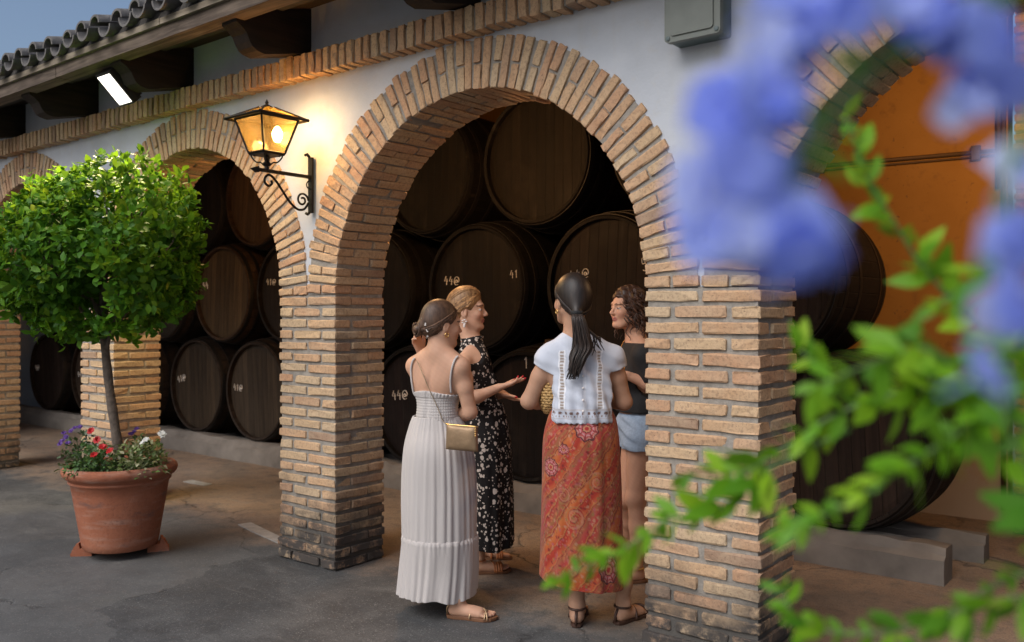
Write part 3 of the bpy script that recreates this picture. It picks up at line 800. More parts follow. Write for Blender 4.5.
# worn threshold strips let into the floor along the arcade line
for (u0, v0), (u1, v1), lb in (((238, 525), (281, 545), 'worn pale stone strip in the floor left of the central pillar'), ((183, 482), (205, 486), 'worn pale stone strip in the floor behind the flower pot')):
    def gz(u, v):
        d = RIGHT*((u-512)/FPX)+FWD+UP*(-(v-HOR)/FPX); t = -CH/d[2]; return CAM+d*t
    a, b = gz(u0, v0), gz(u1, v1); d = b-a; L = np.linalg.norm(d[:2]); d /= L; nrm = np.array([-d[1], d[0], 0]); wd = .09
    ol = [a, a+d*L*.4-nrm*.008, b, b+nrm*wd*.9, a+d*L*.5+nrm*wd, a+nrm*wd*1.1]
    mid = (a+b)/2
    o = MB().prism([((p-mid)[0], (p-mid)[1]) for p in ol], 'z', 0.0, .006).build('threshold_strip', M['pale'], loc=None); o.location = (mid[0], mid[1], 0)
    tag(o, lb, 'stone strip', 'threshold strips in the floor')

# ------------------------------------------------------------------ bodies: a small signed-distance modeller
class SDF:
    def __init__(s): s.p = []
    def cone(s, a, b, ra, rb, k=.02, sub=False):
        s.p.append(('c', np.asarray(a, float), np.asarray(b, float), ra, rb, k, sub)); return s
    def ell(s, c, r, A=None, k=.02, sub=False):
        s.p.append(('e', np.asarray(c, float), np.asarray(r, float), np.eye(3) if A is None else np.asarray(A, float), 0, k, sub)); return s
    def copy_from(s, o): s.p += o.p; return s
    def bounds(s, pad):
        lo = np.full(3, 1e9); hi = -lo
        for q in s.p:
            if q[6]: continue
            if q[0] == 'c':
                for pt, r in ((q[1], q[3]), (q[2], q[4])): lo = np.minimum(lo, pt-r); hi = np.maximum(hi, pt+r)
            else: lo = np.minimum(lo, q[1]-q[2].max()); hi = np.maximum(hi, q[1]+q[2].max())
        return lo-pad, hi+pad
    def field(s, lo, hi, h, off=0.0):
        n = np.ceil((hi-lo)/h).astype(int)+1
        F = np.full(n, .25, np.float32)
        axs = [lo[i]+h*np.arange(n[i]) for i in range(3)]
        for q in s.p:
            k = q[5]
            if q[0] == 'c':
                mx = max(q[3], q[4])+k+abs(off)+.03; a0 = np.minimum(q[1], q[2])-mx; a1 = np.maximum(q[1], q[2])+mx
            else:
                mx = q[2].max()+k+abs(off)+.03; a0 = q[1]-mx; a1 = q[1]+mx
            i0 = np.clip(np.floor((a0-lo)/h).astype(int), 0, n); i1 = np.clip(np.ceil((a1-lo)/h).astype(int)+1, 0, n)
            if np.any(i1 <= i0): continue
            X = axs[0][i0[0]:i1[0]][:, None, None]; Y = axs[1][i0[1]:i1[1]][None, :, None]; Z = axs[2][i0[2]:i1[2]][None, None, :]
            if q[0] == 'c':
                a, b = q[1], q[2]; ab = b-a; L2 = max(ab@ab, 1e-10)
                px, py, pz = X-a[0], Y-a[1], Z-a[2]
                t = np.clip((px*ab[0]+py*ab[1]+pz*ab[2])/L2, 0, 1)
                d = np.sqrt((px-t*ab[0])**2+(py-t*ab[1])**2+(pz-t*ab[2])**2)-(q[3]+(q[4]-q[3])*t)
            else:
                A = q[3]; r = q[2]; px, py, pz = X-q[1][0], Y-q[1][1], Z-q[1][2]
                u = [(px*A[i][0]+py*A[i][1]+pz*A[i][2]) for i in range(3)]
                k0 = np.sqrt(sum((u[i]/r[i])**2 for i in range(3))); k1 = np.sqrt(sum((u[i]/r[i]**2)**2 for i in range(3)))+1e-9
                d = k0*(k0-1)/k1
            d = d.astype(np.float32)
            S = F[i0[0]:i1[0], i0[1]:i1[1], i0[2]:i1[2]]
            if q[6]:
                nd = -d; hh = np.clip(.5-.5*(S-nd)/max(k, 1e-6)*1.0, 0, 1)
                S[...] = S*(1-hh)+nd*hh+k*hh*(1-hh)
            else:
                hh = np.clip(.5+.5*(S-d)/max(k, 1e-6), 0, 1)
                S[...] = S*(1-hh)+d*hh-k*hh*(1-hh)
        return F-np.float32(off), axs
def surfnet(F, lo, h):
    s = F < 0
    c = np.zeros(tuple(np.array(F.shape)-1), np.int8)
    sl_ = [slice(0, -1), slice(1, None)]
    for i in (0, 1):
        for j in (0, 1):
            for k in (0, 1): c += s[sl_[i], sl_[j], sl_[k]]
    I = np.argwhere((c > 0) & (c < 8))
    idx = np.full(c.shape, -1, np.int32); idx[tuple(I.T)] = np.arange(len(I))
    corner = [(i, j, k) for i in (0, 1) for j in (0, 1) for k in (0, 1)]
    vals = {q: F[I[:, 0]+q[0], I[:, 1]+q[1], I[:, 2]+q[2]] for q in corner}
    acc = np.zeros((len(I), 3)); cnt = np.zeros(len(I))
    for a in corner:
        for ax in range(3):
            if a[ax]: continue
            b = list(a); b[ax] = 1; b = tuple(b)
            va, vb = vals[a], vals[b]; m = (va < 0) != (vb < 0)
            t = np.where(m, va/np.where(np.abs(va-vb) < 1e-12, 1, va-vb), 0)
            p = np.array(a, float)[None].repeat(len(I), 0); p[:, ax] += t
            acc += p*m[:, None]; cnt += m
    v = (I+acc/np.maximum(cnt, 1)[:, None])*h+lo
    fs = []
    for ax in range(3):
        u, w_ = (ax+1) % 3, (ax+2) % 3
        a = [slice(None)]*3; b = [slice(None)]*3; a[ax] = slice(0, -1); b[ax] = slice(1, None)
        sa, sb = s[tuple(a)], s[tuple(b)]
        E_ = np.argwhere(sa != sb)
        E_ = E_[(E_[:, u] > 0) & (E_[:, w_] > 0) & (E_[:, u] < F.shape[u]-1) & (E_[:, w_] < F.shape[w_]-1)]
        if not len(E_): continue
        fl = sa[tuple(E_.T)]
        def cell(du, dw):
            q = E_.copy(); q[:, u] -= du; q[:, w_] -= dw; return idx[tuple(q.T)]
        q = np.stack([cell(1, 1), cell(0, 1), cell(0, 0), cell(1, 0)], 1)
        q[~fl] = q[~fl][:, ::-1]
        fs.append(q)
    f = np.vstack(fs)
    return v, f[(f >= 0).all(1)]
def relax(v, f, it=1, lam=.5):
    for _ in range(it):
        acc = np.zeros_like(v); cnt = np.zeros(len(v))
        for i in range(4):
            for j in ((i+1) % 4, (i+3) % 4):
                np.add.at(acc, f[:, i], v[f[:, j]]); np.add.at(cnt, f[:, i], 1)
        v = v+lam*(acc/np.maximum(cnt, 1)[:, None]-v)
    return v
def sdf_mesh(S, h=.005, off=0.0, clip=None, it=1):
    lo, hi = S.bounds(.03+max(off, 0)); F, axs = S.field(lo, hi, h, off)
    if clip is not None:
        P = np.stack(np.meshgrid(*axs, indexing='ij'), -1); F = np.maximum(F, clip(P).astype(np.float32))
    v, f = surfnet(F, lo, h)
    return (relax(v, f, it) if it else v), f

def frame(fd, pitch=0.0, roll=0.0):
    f = np.asarray(fd, float); f = f/np.linalg.norm(f); l = np.cross(UP, f); l /= np.linalg.norm(l); u = np.cross(f, l)
    f2 = f*math.cos(pitch)+u*math.sin(pitch); u2 = np.cross(f2, l)
    l2 = l*math.cos(roll)+u2*math.sin(roll); u3 = np.cross(f2, l2)
    return np.stack([f2, l2, u3])
class Head:
    def __init__(s, c, fd, pitch=0.0, roll=0.0, sc_=1.0): s.c = np.asarray(c, float); s.A = frame(fd, pitch, roll); s.s = sc_
    def w(s, x, y, z): return s.c+s.s*(x*s.A[0]+y*s.A[1]+z*s.A[2])
    def loc(s, P): return ((P-s.c)@s.A.T)/s.s
    def e(s, S, c, r, k=.012, sub=False): S.ell(s.w(*c), np.array(r)*s.s, s.A, k, sub)
    def k(s, S, a, b, ra, rb, k=.01, sub=False): S.cone(s.w(*a), s.w(*b), ra*s.s, rb*s.s, k, sub)
    def build(s, S, neck):
        s.e(S, (-.012, 0, .035), (.096, .073, .088), .02)
        s.e(S, (.035, 0, -.03), (.056, .056, .078), .03)
        s.e(S, (.072, 0, -.092), (.022, .024, .018), .022)                    # chin
        s.k(S, (-.005, .052, -.045), (.055, .026, -.09), .016, .014, .03)     # jaw
        s.k(S, (-.005, -.052, -.045), (.055, -.026, -.09), .016, .014, .03)
        s.e(S, (.078, 0, .030), (.016, .045, .012), .018)                      # brow
        s.e(S, (.062, .034, -.022), (.024, .022, .022), .02); s.e(S, (.062, -.034, -.022), (.024, .022, .022), .02)
        for y in (.031, -.031):
            s.e(S, (.096, y, .006), (.016, .019, .013), .010, True)          # eye sockets
            s.e(S, (.075, y, .006), (.0135, .0135, .0125), .004)              # eyelids over the ball
        s.k(S, (.086, 0, .014), (.108, 0, -.020), .0075, .0095, .010)          # nose bridge
        s.e(S, (.107, 0, -.024), (.010, .0095, .008), .006)
        for y in (.010, -.010): s.e(S, (.099, y, -.027), (.009, .007, .007), .006)
        s.e(S, (.088, 0, -.050), (.010, .020, .0055), .009); s.e(S, (.086, 0, -.0615), (.010, .017, .006), .007)   # lips
        s.e(S, (.101, 0, -.0563), (.014, .024, .0016), .002, True)
        for y in (.072, -.072):                                                # ears
            s.e(S, (-.008, y, -.008), (.019, .008, .031), .008); s.e(S, (-.004, y*1.12, -.006), (.010, .006, .018), .004, True)
        s.k(S, (-.022, 0, -.045), tuple(s.loc(np.asarray(neck))), .050, .054, .03)
    def paint(s, v, col):
        """lips, brows and lashes are coloured skin"""
        p = s.loc(v)
        near = (np.abs(p) < .16).all(1)
        lips = near & (p[:, 0] > .075) & (np.abs(p[:, 1]) < .024-.35*np.abs(p[:, 2]+.0563)) & (np.abs(p[:, 2]+.0565) < .0125)
        col[lips] = (.40, .15, .12)
        for y in (.031, -.031):
            bz = .030-.16*(np.abs(np.abs(p[:, 1])-.026))
            brow = near & (p[:, 0] > .055) & (np.abs(p[:, 1]-y) < .020) & (np.abs(p[:, 2]-bz) < .003)
            col[brow] = (.11, .06, .04)
            lash = near & (p[:, 0] > .07) & (np.abs(p[:, 1]-y) < .014) & (np.abs(p[:, 2]-.005) < .0045)
            col[lash] = (.05, .03, .025)
            white = lash & (np.abs(p[:, 1]-y) > .0065) & (np.abs(p[:, 2]-.0045) < .003)
            col[white] = (.55, .5, .46)
        cheek = near & (p[:, 0] > .02)
        d = np.exp(-((np.abs(p[:, 1])-.042)**2+(p[:, 2]+.03)**2)/(2*.016**2))*near*(p[:, 0] > .02)
        col[:] = col*(1-.35*d[:, None])+np.array((.55, .22, .15))*.35*d[:, None]

def hand(S, wr, d, pn, curl=(.3, .35, .4, .5), thumb=.5, s=1.0, left=False, spread=.06):
    """wrist, pointing direction, palm normal (out of the palm side)"""
    d = np.asarray(d, float); d /= np.linalg.norm(d); pn = np.asarray(pn, float); pn -= d*(pn@d); pn /= np.linalg.norm(pn)
    sd_ = np.cross(d, pn)*(1 if left else -1)            # towards the thumb
    wr = np.asarray(wr, float); tips = []
    for off, r in ((.026, .0115), (.009, .0125), (-.009, .012), (-.025, .0105)):
        S.cone(wr+d*.012*s+sd_*off*.6*s, wr+d*.082*s+sd_*off*s, .015*s, r*s, .012)
    for i, (off, L) in enumerate(((.028, .072), (.009, .080), (-.010, .075), (-.028, .058))):
        p = wr+d*.084*s+sd_*off*s; a = 0.0; dd = d+sd_*spread*(1.5-i)*.9
        dd /= np.linalg.norm(dd)
        for seg, (fr, r0, r1) in enumerate(((.45, .0092, .0082), (.30, .0082, .0074), (.25, .0074, .0060))):
            a += curl[i]*(.7 if seg == 0 else 1.0)
            q = p+(dd*math.cos(a)+pn*math.sin(a))*L*fr*s
            S.cone(p, q, r0*s, r1*s, .003); p = q
        tips.append(p)
    p = wr+d*.022*s+sd_*.022*s; t = d*math.cos(thumb)+sd_*math.sin(thumb)+pn*.25; t /= np.linalg.norm(t)
    q = p+t*.042*s; S.cone(p, q, .014*s, .0105*s, .008); t2 = t+d*.35; t2 /= np.linalg.norm(t2)
    r = q+t2*.030*s; S.cone(q, r, .0105*s, .0092*s, .003); S.cone(r, r+t2*.022*s, .0092*s, .0068*s, .003); tips.append(r+t2*.022*s)
    return tips
def arm(S, sh, el, wr, r=(.043, .036, .034, .025), k=.02):
    sh, el, wr = [np.asarray(x, float) for x in (sh, el, wr)]
    m = sh*.55+el*.45; S.cone(sh, m, r[0], r[0]*.95, k); S.cone(m, el, r[0]*.95, r[1], k)
    m2 = el*.68+wr*.32; S.cone(el, m2, r[1], r[2]*1.06, k); S.cone(m2, wr, r[2]*1.06, r[3], k)
def foot(S, heel, toe, ankle, calf=None, s=1.0, left=False, cr=(.034, .050)):
    """heel and toe: ground points; 1.8 cm of sole below"""
    heel, toe, ankle = [np.asarray(x, float) for x in (heel, toe, ankle)]
    d = toe-heel; L = np.linalg.norm(d); d /= L; n = np.cross(UP, d)*(1 if left else -1)     # n: outer side
    z = UP*.018
    S.cone(heel+d*.03+z+UP*.024, heel+d*.05+z+UP*.03, .029*s, .027*s, .02)
    S.cone(heel+d*.05+z+UP*.035, heel+d*L*.70+z+UP*.020, .029*s, .024*s, .02)
    S.cone(heel+d*.09+n*.012+z+UP*.022, heel+d*L*.70+n*.022+z+UP*.016, .024*s, .018*s, .02)
    S.cone(heel+d*L*.55-n*.012+z+UP*.022, heel+d*L*.74-n*.022+z+UP*.016, .022*s, .018*s, .02)
    for i, (o, l, r) in enumerate(((-.030, .245, .0125), (-.011, .245, .0095), (.005, .235, .009), (.019, .222, .0085), (.032, .205, .008))):
        a = heel+d*L*.74+n*o*.85*s+z+UP*.014; b = heel+d*(L*l/.245-.008)+n*o*s+z+UP*.009
        S.cone(a, b, r*1.05*s, r*s, .004)
    S.cone(heel+d*.055+z+UP*.03, ankle, .031*s, .033*s, .025)
    for q in (-1, 1): S.ell(ankle+n*q*.028*s+d*.004, (.013, .013, .016), None, .02)
    if calf is not None: 
        c = np.asarray(calf, float); S.cone(ankle, ankle*.62+c*.38, cr[0], cr[1]*.9, .02); S.cone(ankle*.62+c*.38, c, cr[1]*.9, cr[1], .02)
def sandal(parent, heel, toe, ankle, sole_m, strap_m, style, base, left=False):
    heel, toe, ankle = [np.asarray(x, float) for x in (heel, toe, ankle)]
    d = toe-heel; L = np.linalg.norm(d); d /= L; n = np.cross(UP, d)*(1 if left else -1)
    out = [(-.01, 0), (.0, .022), (.03, .031), (.10, .030), (.16, .040), (.20, .043), (.235, .030), (.256, .0), (.262, -.022), (.25, -.042), (.20, -.043), (.14, -.032), (.08, -.027), (.03, -.030), (.0, -.022)]
    pl = [heel+d*x*L/.245+n*y for x, y in out]; v = []
    for zz, sc2 in ((.001, .97), (.006, 1), (.0165, 1), (.0185, .97)):
        c = heel+d*L*.5
        v += [c+(p-c)*sc2+UP*zz for p in pl]
    k = len(pl); f = []
    for a in range(3):
        for i in range(k): f.append((a*k+i, a*k+(i+1) % k, a*k+k+(i+1) % k, a*k+k+i))
    f += [tuple(range(k-1, -1, -1)), tuple(3*k+i for i in range(k))]
    so_ = MB().add(np.array(v)-base, f).build('sandal_sole', sole_m, parent)
    mb = MB()
    def arc(x, hgt, wid, dx=0.0, r=.0045, fl=1.0):
        pts = [heel+d*(x+dx*math.cos(q)*.5+dx*.5)*L/.245+n*wid*math.cos(q)+UP*(.014+hgt*math.sin(q)) for q in np.linspace(0, PI, 13)]
        mb.tube(np.array(pts)-base, r, 6, flat=fl)
    if style == 'thin':
        arc(.17, .042, .043, .05, .0035); arc(.175, .042, .043, -.05, .0035); arc(.205, .034, .042, .0, .0035)
    elif style == 'wide':
        for x in (.16, .175, .19): arc(x, .046, .045, .0, .008)
        arc(.12, .056, .041, .03, .006)
    else:
        arc(.155, .050, .045, .05, .0075); arc(.16, .050, .045, -.05, .0075)
    q = [ankle+UP*-.012+n*.040*math.cos(t)+d*.040*math.sin(t)-d*.004 for t in np.linspace(0, 2*PI, 20)]
    mb.tube(np.array(q)-base, .0035 if style == 'thin' else .006, 6, cap=False)
    mb.tube(np.array([heel-d*.004+UP*.012, heel-d*.006+UP*.05, ankle-d*.036-UP*.012])-base, .004 if style == 'thin' else .007, 6)
    mb.build('sandal_strap', strap_m, parent, True)

def loft(rows, nth=160, fold=None):
    """rows: (centre, half-width vector, half-depth vector); fold(theta, t) scales the radius"""
    v = []; R_ = len(rows); th = np.linspace(0, 2*PI, nth, endpoint=False)
    for i, (c, a, b) in enumerate(rows):
        t = i/(R_-1); s_ = np.ones(nth) if fold is None else fold(th, t)
        v.append(np.asarray(c)[None]+(np.cos(th)*s_)[:, None]*a[None]+(np.sin(th)*s_)[:, None]*b[None])
    v = np.vstack(v)
    i = np.arange(R_-1)[:, None]*nth; j = np.arange(nth)[None]; j2 = (j+1) % nth
    f = np.stack([(i+j).ravel(), (i+j2).ravel(), (i+nth+j2).ravel(), (i+nth+j).ravel()], 1)
    TH = np.tile(th, R_); T = np.repeat(np.linspace(0, 1, R_), nth)
    return v, f, TH, T
def keyrows(keys, n):
    """keys: list of (t, centre, half-width, half-depth) -> n interpolated rows along given axes"""
    t = np.array([k[0] for k in keys]); C = np.array([k[1] for k in keys]); a = np.array([k[2] for k in keys]); b = np.array([k[3] for k in keys])
    tt = np.linspace(0, 1, n); sp = np.interp(tt, t, np.arange(len(t)))
    def cr(P):
        i = np.clip(np.floor(sp).astype(int), 0, len(P)-2); f_ = sp-i
        if P.ndim > 1: f_ = f_[:, None]
        p0, p1, p2, p3 = P[np.maximum(i-1, 0)], P[i], P[i+1], P[np.minimum(i+2, len(P)-1)]
        return .5*((2*p1)+(-p0+p2)*f_+(2*p0-5*p1+4*p2-p3)*f_**2+(-p0+3*p1-3*p2+p3)*f_**3)
    return cr(C), cr(a), cr(b)
def solid(o, th=.003):
    m = o.modifiers.new('thickness', 'SOLIDIFY'); m.thickness = th; m.offset = -1
def strands(parent, name, mat, paths, r, base, n=5):
    mb = MB()
    for p in paths:
        p = np.asarray(p); k = len(p); rr_ = r*np.sin(np.linspace(.35, PI-.1, k))**.5
        mb.tube(p-base, rr_, n, tone=.15+.85*((len(mb.v)*.6180339) % 1))
    return mb.build(name, mat, parent, True, recalc=False)
def m_hair(name, dark, light, rough=.52):
    N = Nodes(name); t = N.attr('tone'); t = N.math('MAXIMUM', t, N.math('MULTIPLY', N.math('LESS_THAN', t, .01), .4))
    n = N.noise(N.coord('Object', (55, 55, 14)), 1, 5, .65, .5)
    c = N.ramp(n, [(.3, dark), (.72, light)])
    vb = N.n('CombineXYZ'); k = N.math('MULTIPLY_ADD', t, 2.0, .30); [N.l(k, vb.inputs[i]) for i in range(3)]; c = N.mix(1.0, c, vb.outputs[0], 'MULTIPLY')
    N.set(Base_Color=c, Roughness=rough); N.b.inputs['Specular IOR Level'].default_value = .4
    N.bump(N.noise(N.coord('Object', (160, 160, 22)), 1, 4, .6, .4), .3, .003); return N.m
M['hair_dark'] = m_hair('dark_brown_hair', (.010, .006, .004), (.045, .025, .016))
M['hair_brown'] = m_hair('brown_hair', (.026, .013, .008), (.11, .058, .033))
M['hair_black'] = m_hair('near_black_hair', (.006, .0045, .004), (.030, .020, .016), .48)
M['hair_blonde'] = m_hair('dark_blonde_hair', (.10, .045, .017), (.36, .20, .085))
M['hair_curl'] = m_hair('brown_curly_hair', (.018, .009, .006), (.075, .034, .020), .45)
M['skin'] = m_attrcol('skin', .6, .25, .10, 140, .25, attr='paint')
M['gold'] = simple('gold_metal', (.75, .48, .18), .3, 1.0, nscale=60)
M['pearl'] = simple('white_petal', (.75, .70, .66), .5)
M['tan_sole'] = simple('tan_leather_sole', (.17, .075, .035), .6); M['dark_sole'] = simple('dark_brown_leather', (.055, .025, .016), .55)
M['gold_strap'] = simple('pale_gold_strap', (.55, .38, .22), .4, .4); M['orange_strap'] = simple('tan_orange_strap', (.38, .13, .04), .5)
M['yellow_strap'] = simple('yellow_tan_strap', (.55, .30, .07), .5)
SKIN = {'a': (.52, .30, .20), 'b': (.57, .33, .22), 'c': (.43, .245, .16), 'd': (.56, .31, .205)}
def body_part(root, name, S, base, skin, head=None, h=.005, extra=None):
    v, f = sdf_mesh(S, h)
    col = np.tile(np.array(skin), (len(v), 1))
    nz = np.sin(v[:, 0]*37)*np.sin(v[:, 1]*41)*np.sin(v[:, 2]*33); col *= (1+.05*nz+.03*np.sin(v[:, 0]*171+v[:, 2]*90)*np.sin(v[:, 2]*160))[:, None]
    if head is not None: head.paint(v, col)
    if extra is not None: extra(v, col)
    return mesh_obj(name, v-base, f, M['skin'], root, True, None, {'paint': ('FLOAT_COLOR', col)})
def torso(S, nk, shL, shR, chest, waist, hip, fd, bust=.5, wch=.135, wwa=.112, whi=.155):
    """neck base, shoulder joints, chest, waist and hip centres; fd the way the chest faces"""
    f = np.asarray(fd, float); f /= np.linalg.norm(f); l = np.cross(UP, f); A = np.stack([f, l, UP])
    S.cone(shL, nk, .040, .046, .03); S.cone(shR, nk, .040, .046, .03)
    for s_ in (shL, shR): S.cone(s_, chest*.55+s_*.45-UP*.03, .046, .06, .035)
    up = nk*.35+chest*.65+UP*.02
    S.ell(up, (.088, wch*1.12, .12), A, .06); S.ell(chest, (.098, wch, .12), A, .06)
    S.ell(waist, (.088, wwa, .13), A, .05); S.ell(hip, (.115, whi, .13), A, .05); S.ell(hip-f*.035-UP*.01+l*.06, (.085, .085, .10), A, .04); S.ell(hip-f*.035-UP*.01-l*.06, (.085, .085, .10), A, .04)
    for q in (-1, 1): S.ell(chest+f*(.062)+l*q*.062-UP*.01, (.052, .056, .06), A, .03)
    S.cone(chest, hip, .085, .09, .04)
    # the line of the spine
    S.cone(nk-f*.075-UP*.08, waist-f*.098, .010, .012, .02, True)
    return A

# ------------------------------------------------------------------ the four women
def cloth_folds(seed, n0, n1, amp0, amp1, gather=0.0):
    """uneven folds running down a skirt: a random spectrum that drifts with height"""
    r = np.random.default_rng(seed); ns = np.arange(n0, n1); a = r.random(len(ns))**2*(n0/ns)**.35; a /= np.sqrt((a**2).sum()); p = r.random(len(ns))*6.28; dr = r.normal(0, .9, len(ns))
    q = r.random(3)*6.28
    def fn(th, t):
        s_ = (a[:, None]*np.cos(ns[:, None]*(th+.10*np.sin(2*th+q[0]+t))[None]+p[:, None]+dr[:, None]*t)).sum(0)
        s_ = np.sign(s_)*np.abs(s_)**.8
        env = .78+.22*np.sin(2*th+q[1])*np.sin(3*th+q[2])
        g = gather*np.exp(-t/.10)*np.sin(46*th+3*np.sin(5*th+q[0]))
        return 1+(amp0+(amp1-amp0)*t)*s_*env+g
    return fn
def onground(u, v):
    d = RIGHT*((u-512)/FPX)+FWD+UP*(-(v-HOR)/FPX); return CAM+d*(-CH/d[2])
def step(h, t, L=.245):
    d = t-h; d[2] = 0; return h+d/np.linalg.norm(d)*L
def nearest_depth(verts, u, v, r=1.6):
    q = verts-CAM; z = q@FWD; pu = 512+FPX*(q@RIGHT)/z; pv = HOR-FPX*q[:, 2]/z
    m = (np.abs(pu-u) < r) & (np.abs(pv-v) < r)
    return z[m].min() if m.any() else None
def drape(verts, pts, lift=.005, n=24):
    """a line laid on a body along survey points, smoothed"""
    P = smooth_poly([(a, b, 0) for a, b in pts], 6)[:, :2]; zs = [nearest_depth(verts, a, b) for a, b in P]
    ok = [i for i, z in enumerate(zs) if z is not None]
    z = np.interp(np.arange(len(P)), ok, [zs[i] for i in ok]); z = np.convolve(np.pad(z, 2, 'edge'), np.ones(5)/5, 'valid')
    return np.array([atz(a, b, zz-lift) for (a, b), zz in zip(P, z)])
M['linen'] = m_attrcol('pale_linen', .85, .2, 0, 260, .35, .15); M['cotton'] = m_attrcol('white_cotton', .85, .2, 0, 240, .35, .1)
M['print'] = m_attrcol('printed_cloth', .75, .25, 0, 220, .3, .1); M['blackcloth'] = simple('black_jersey', (.012, .012, .013), .85, var=.3, nscale=60, bump=.15)

# spotted black dress cloth
def m_spots():
    N = Nodes('black_cloth_white_spots'); p = N.coord()
    c = None
    for sc_, th_, seed in ((33, .36, 0), (58, .34, 3)):
        v = N.n('TexVoronoi'); v.inputs['Scale'].default_value = sc_; mp = N.coord('Object', (1, 1, .82), (0, 0, 0), (seed, seed*.7, seed*.3))
        nz = N.n('TexNoise'); nz.inputs['Scale'].default_value = 60; N.l(mp, nz.inputs['Vector'])
        vm = N.n('VectorMath', operation='MULTIPLY_ADD'); N.l(nz.outputs['Color'], vm.inputs[0]); vm.inputs[1].default_value = (.012,)*3; N.l(mp, vm.inputs[2]); N.l(vm.outputs[0], v.inputs['Vector'])
        bwn = N.n('RGBToBW'); N.l(v.outputs['Color'], bwn.inputs[0])
        lim = N.math('MULTIPLY', bwn.outputs[0], th_*1.35)
        s_ = N.math('LESS_THAN', v.outputs['Distance'], lim)
        c = s_ if c is None else N.math('MAXIMUM', c, s_)
    N.set(Base_Color=N.mix(c, (.012, .010, .010), (.62, .54, .47)), Roughness=.7); N.b.inputs['Specular IOR Level'].default_value = .25
    return N.m
M['spots'] = m_spots()

def sleek_cap(S, H, vol=1.0, back=0.0):
    """hair combed back over the skull: cap with the face cut free"""
    H.e(S, (-.020, 0, .042), (.100*vol, .080*vol, .094*vol), .01); H.e(S, (-.060, 0, .0), (.058*vol, .066*vol, .07*vol), .03)
    H.e(S, (.125, 0, -.045), (.094, .115, .108), .034, True)
    for y in (.082, -.082): H.e(S, (.005, y, -.022), (.028, .026, .034), .014, True)
LOOP = np.array([(.066, 0, .098), (.062, .034, .092), (.050, .060, .070), (.036, .072, .040), (.020, .080, .026), (-.012, .083, .024), (-.034, .078, -.004), (-.05, .068, -.04), (-.066, .045, -.062), (-.078, .018, -.072), (-.08, 0, -.074)])
LOOP = np.vstack([LOOP, LOOP[-2:0:-1]*np.array([1, -1, 1])])
def combed(root, H, name, mat, target, base, n=150, vol=1.02, r=.0042, cap=None, seed=5):
    """strands laid over the skull from the hairline back to where the hair is gathered"""
    rg = np.random.default_rng(seed); cE = np.array([-.020, 0, .042]); R_ = np.array([.100, .080, .094])*vol
    tl = H.loc(np.asarray(target, float)); dT = (tl-cE)/R_; dT /= np.linalg.norm(dT); paths = []
    lp_ = np.vstack([LOOP, LOOP[:1]])
    for k in range(n):
        u = rg.random()*(len(lp_)-1); i = int(u); d0 = (lp_[i]*(1-u+i)+lp_[i+1]*(u-i)-cE)/R_; d0 /= np.linalg.norm(d0); d0 = d0+rg.normal(0, .03, 3)
        d0 /= np.linalg.norm(d0); w_ = math.acos(np.clip(d0@dT, -1, 1)); pts = []
        s0 = rg.uniform(0, .35) if rg.random() < .5 else 0; amp = rg.normal(0, .03)
        for t in np.linspace(s0, 1, 16):
            d = (math.sin((1-t)*w_)*d0+math.sin(t*w_)*dT)/math.sin(w_); d = d+np.array([0, amp*math.sin(PI*t), 0]); d /= np.linalg.norm(d)
            lift = 1.0-.045*math.exp(-t/.10)+.012*math.sin(PI*t)
            p = cE+d*R_*lift
            if t > .75: p = p*(1-(t-.75)/.25*.8)+(tl+rg.normal(0, .006, 3))*((t-.75)/.25*.8)
            pts.append(p)
        paths.append(pts)
    if cap is not None:                       # lift every strand on to the cap's surface
        cv = H.loc(cap)-cE; cr_ = np.linalg.norm(cv, axis=1); cd = (cv/cr_[:, None]).astype(np.float32)
        Q = np.array(paths)-cE; sh = Q.shape; Q = Q.reshape(-1, 3); qr = np.linalg.norm(Q, axis=1); qd = (Q/qr[:, None]).astype(np.float32)
        j = np.concatenate([(qd[i:i+500]@cd.T).argmax(1) for i in range(0, len(qd), 500)])
        rr2 = cr_[j]/H.s*H.s+rg.uniform(-.0012, .0022, len(j)); paths = (cE+qd*rr2[:, None]).reshape(sh)
    paths = [[H.w(*p) for p in q] for q in paths]
    return strands(root, name, mat, paths, r, base)
def earring(root, H, side, mat, big=False, base=None):
    c = H.w(-.004, .077*side, -.044)
    if big:
        mb = MB()
        for i in range(5):
            a = i*2*PI/5; p = c-UP*.016+H.A[0]*.011*math.cos(a)+UP*.011*math.sin(a)+H.A[1]*side*.006
            mb.lathe([(0, -.004), (.008, -.002), (.008, .002), (0, .004)], 8, p-base)
        mb.lathe([(0, -.02), (.008, -.014), (.006, .004), (0, .012)], 10, c-UP*.034+H.A[1]*side*.006-base)
    else:
        mb = MB(); q = [c+H.A[0]*.010*math.cos(t)+UP*(.010*math.sin(t)-.008)+H.A[1]*side*.004 for t in np.linspace(0, 2*PI, 16)]
        mb.tube(np.array(q)-base, .0035, 6, cap=False)
    mb.build('earring', mat, root, True)

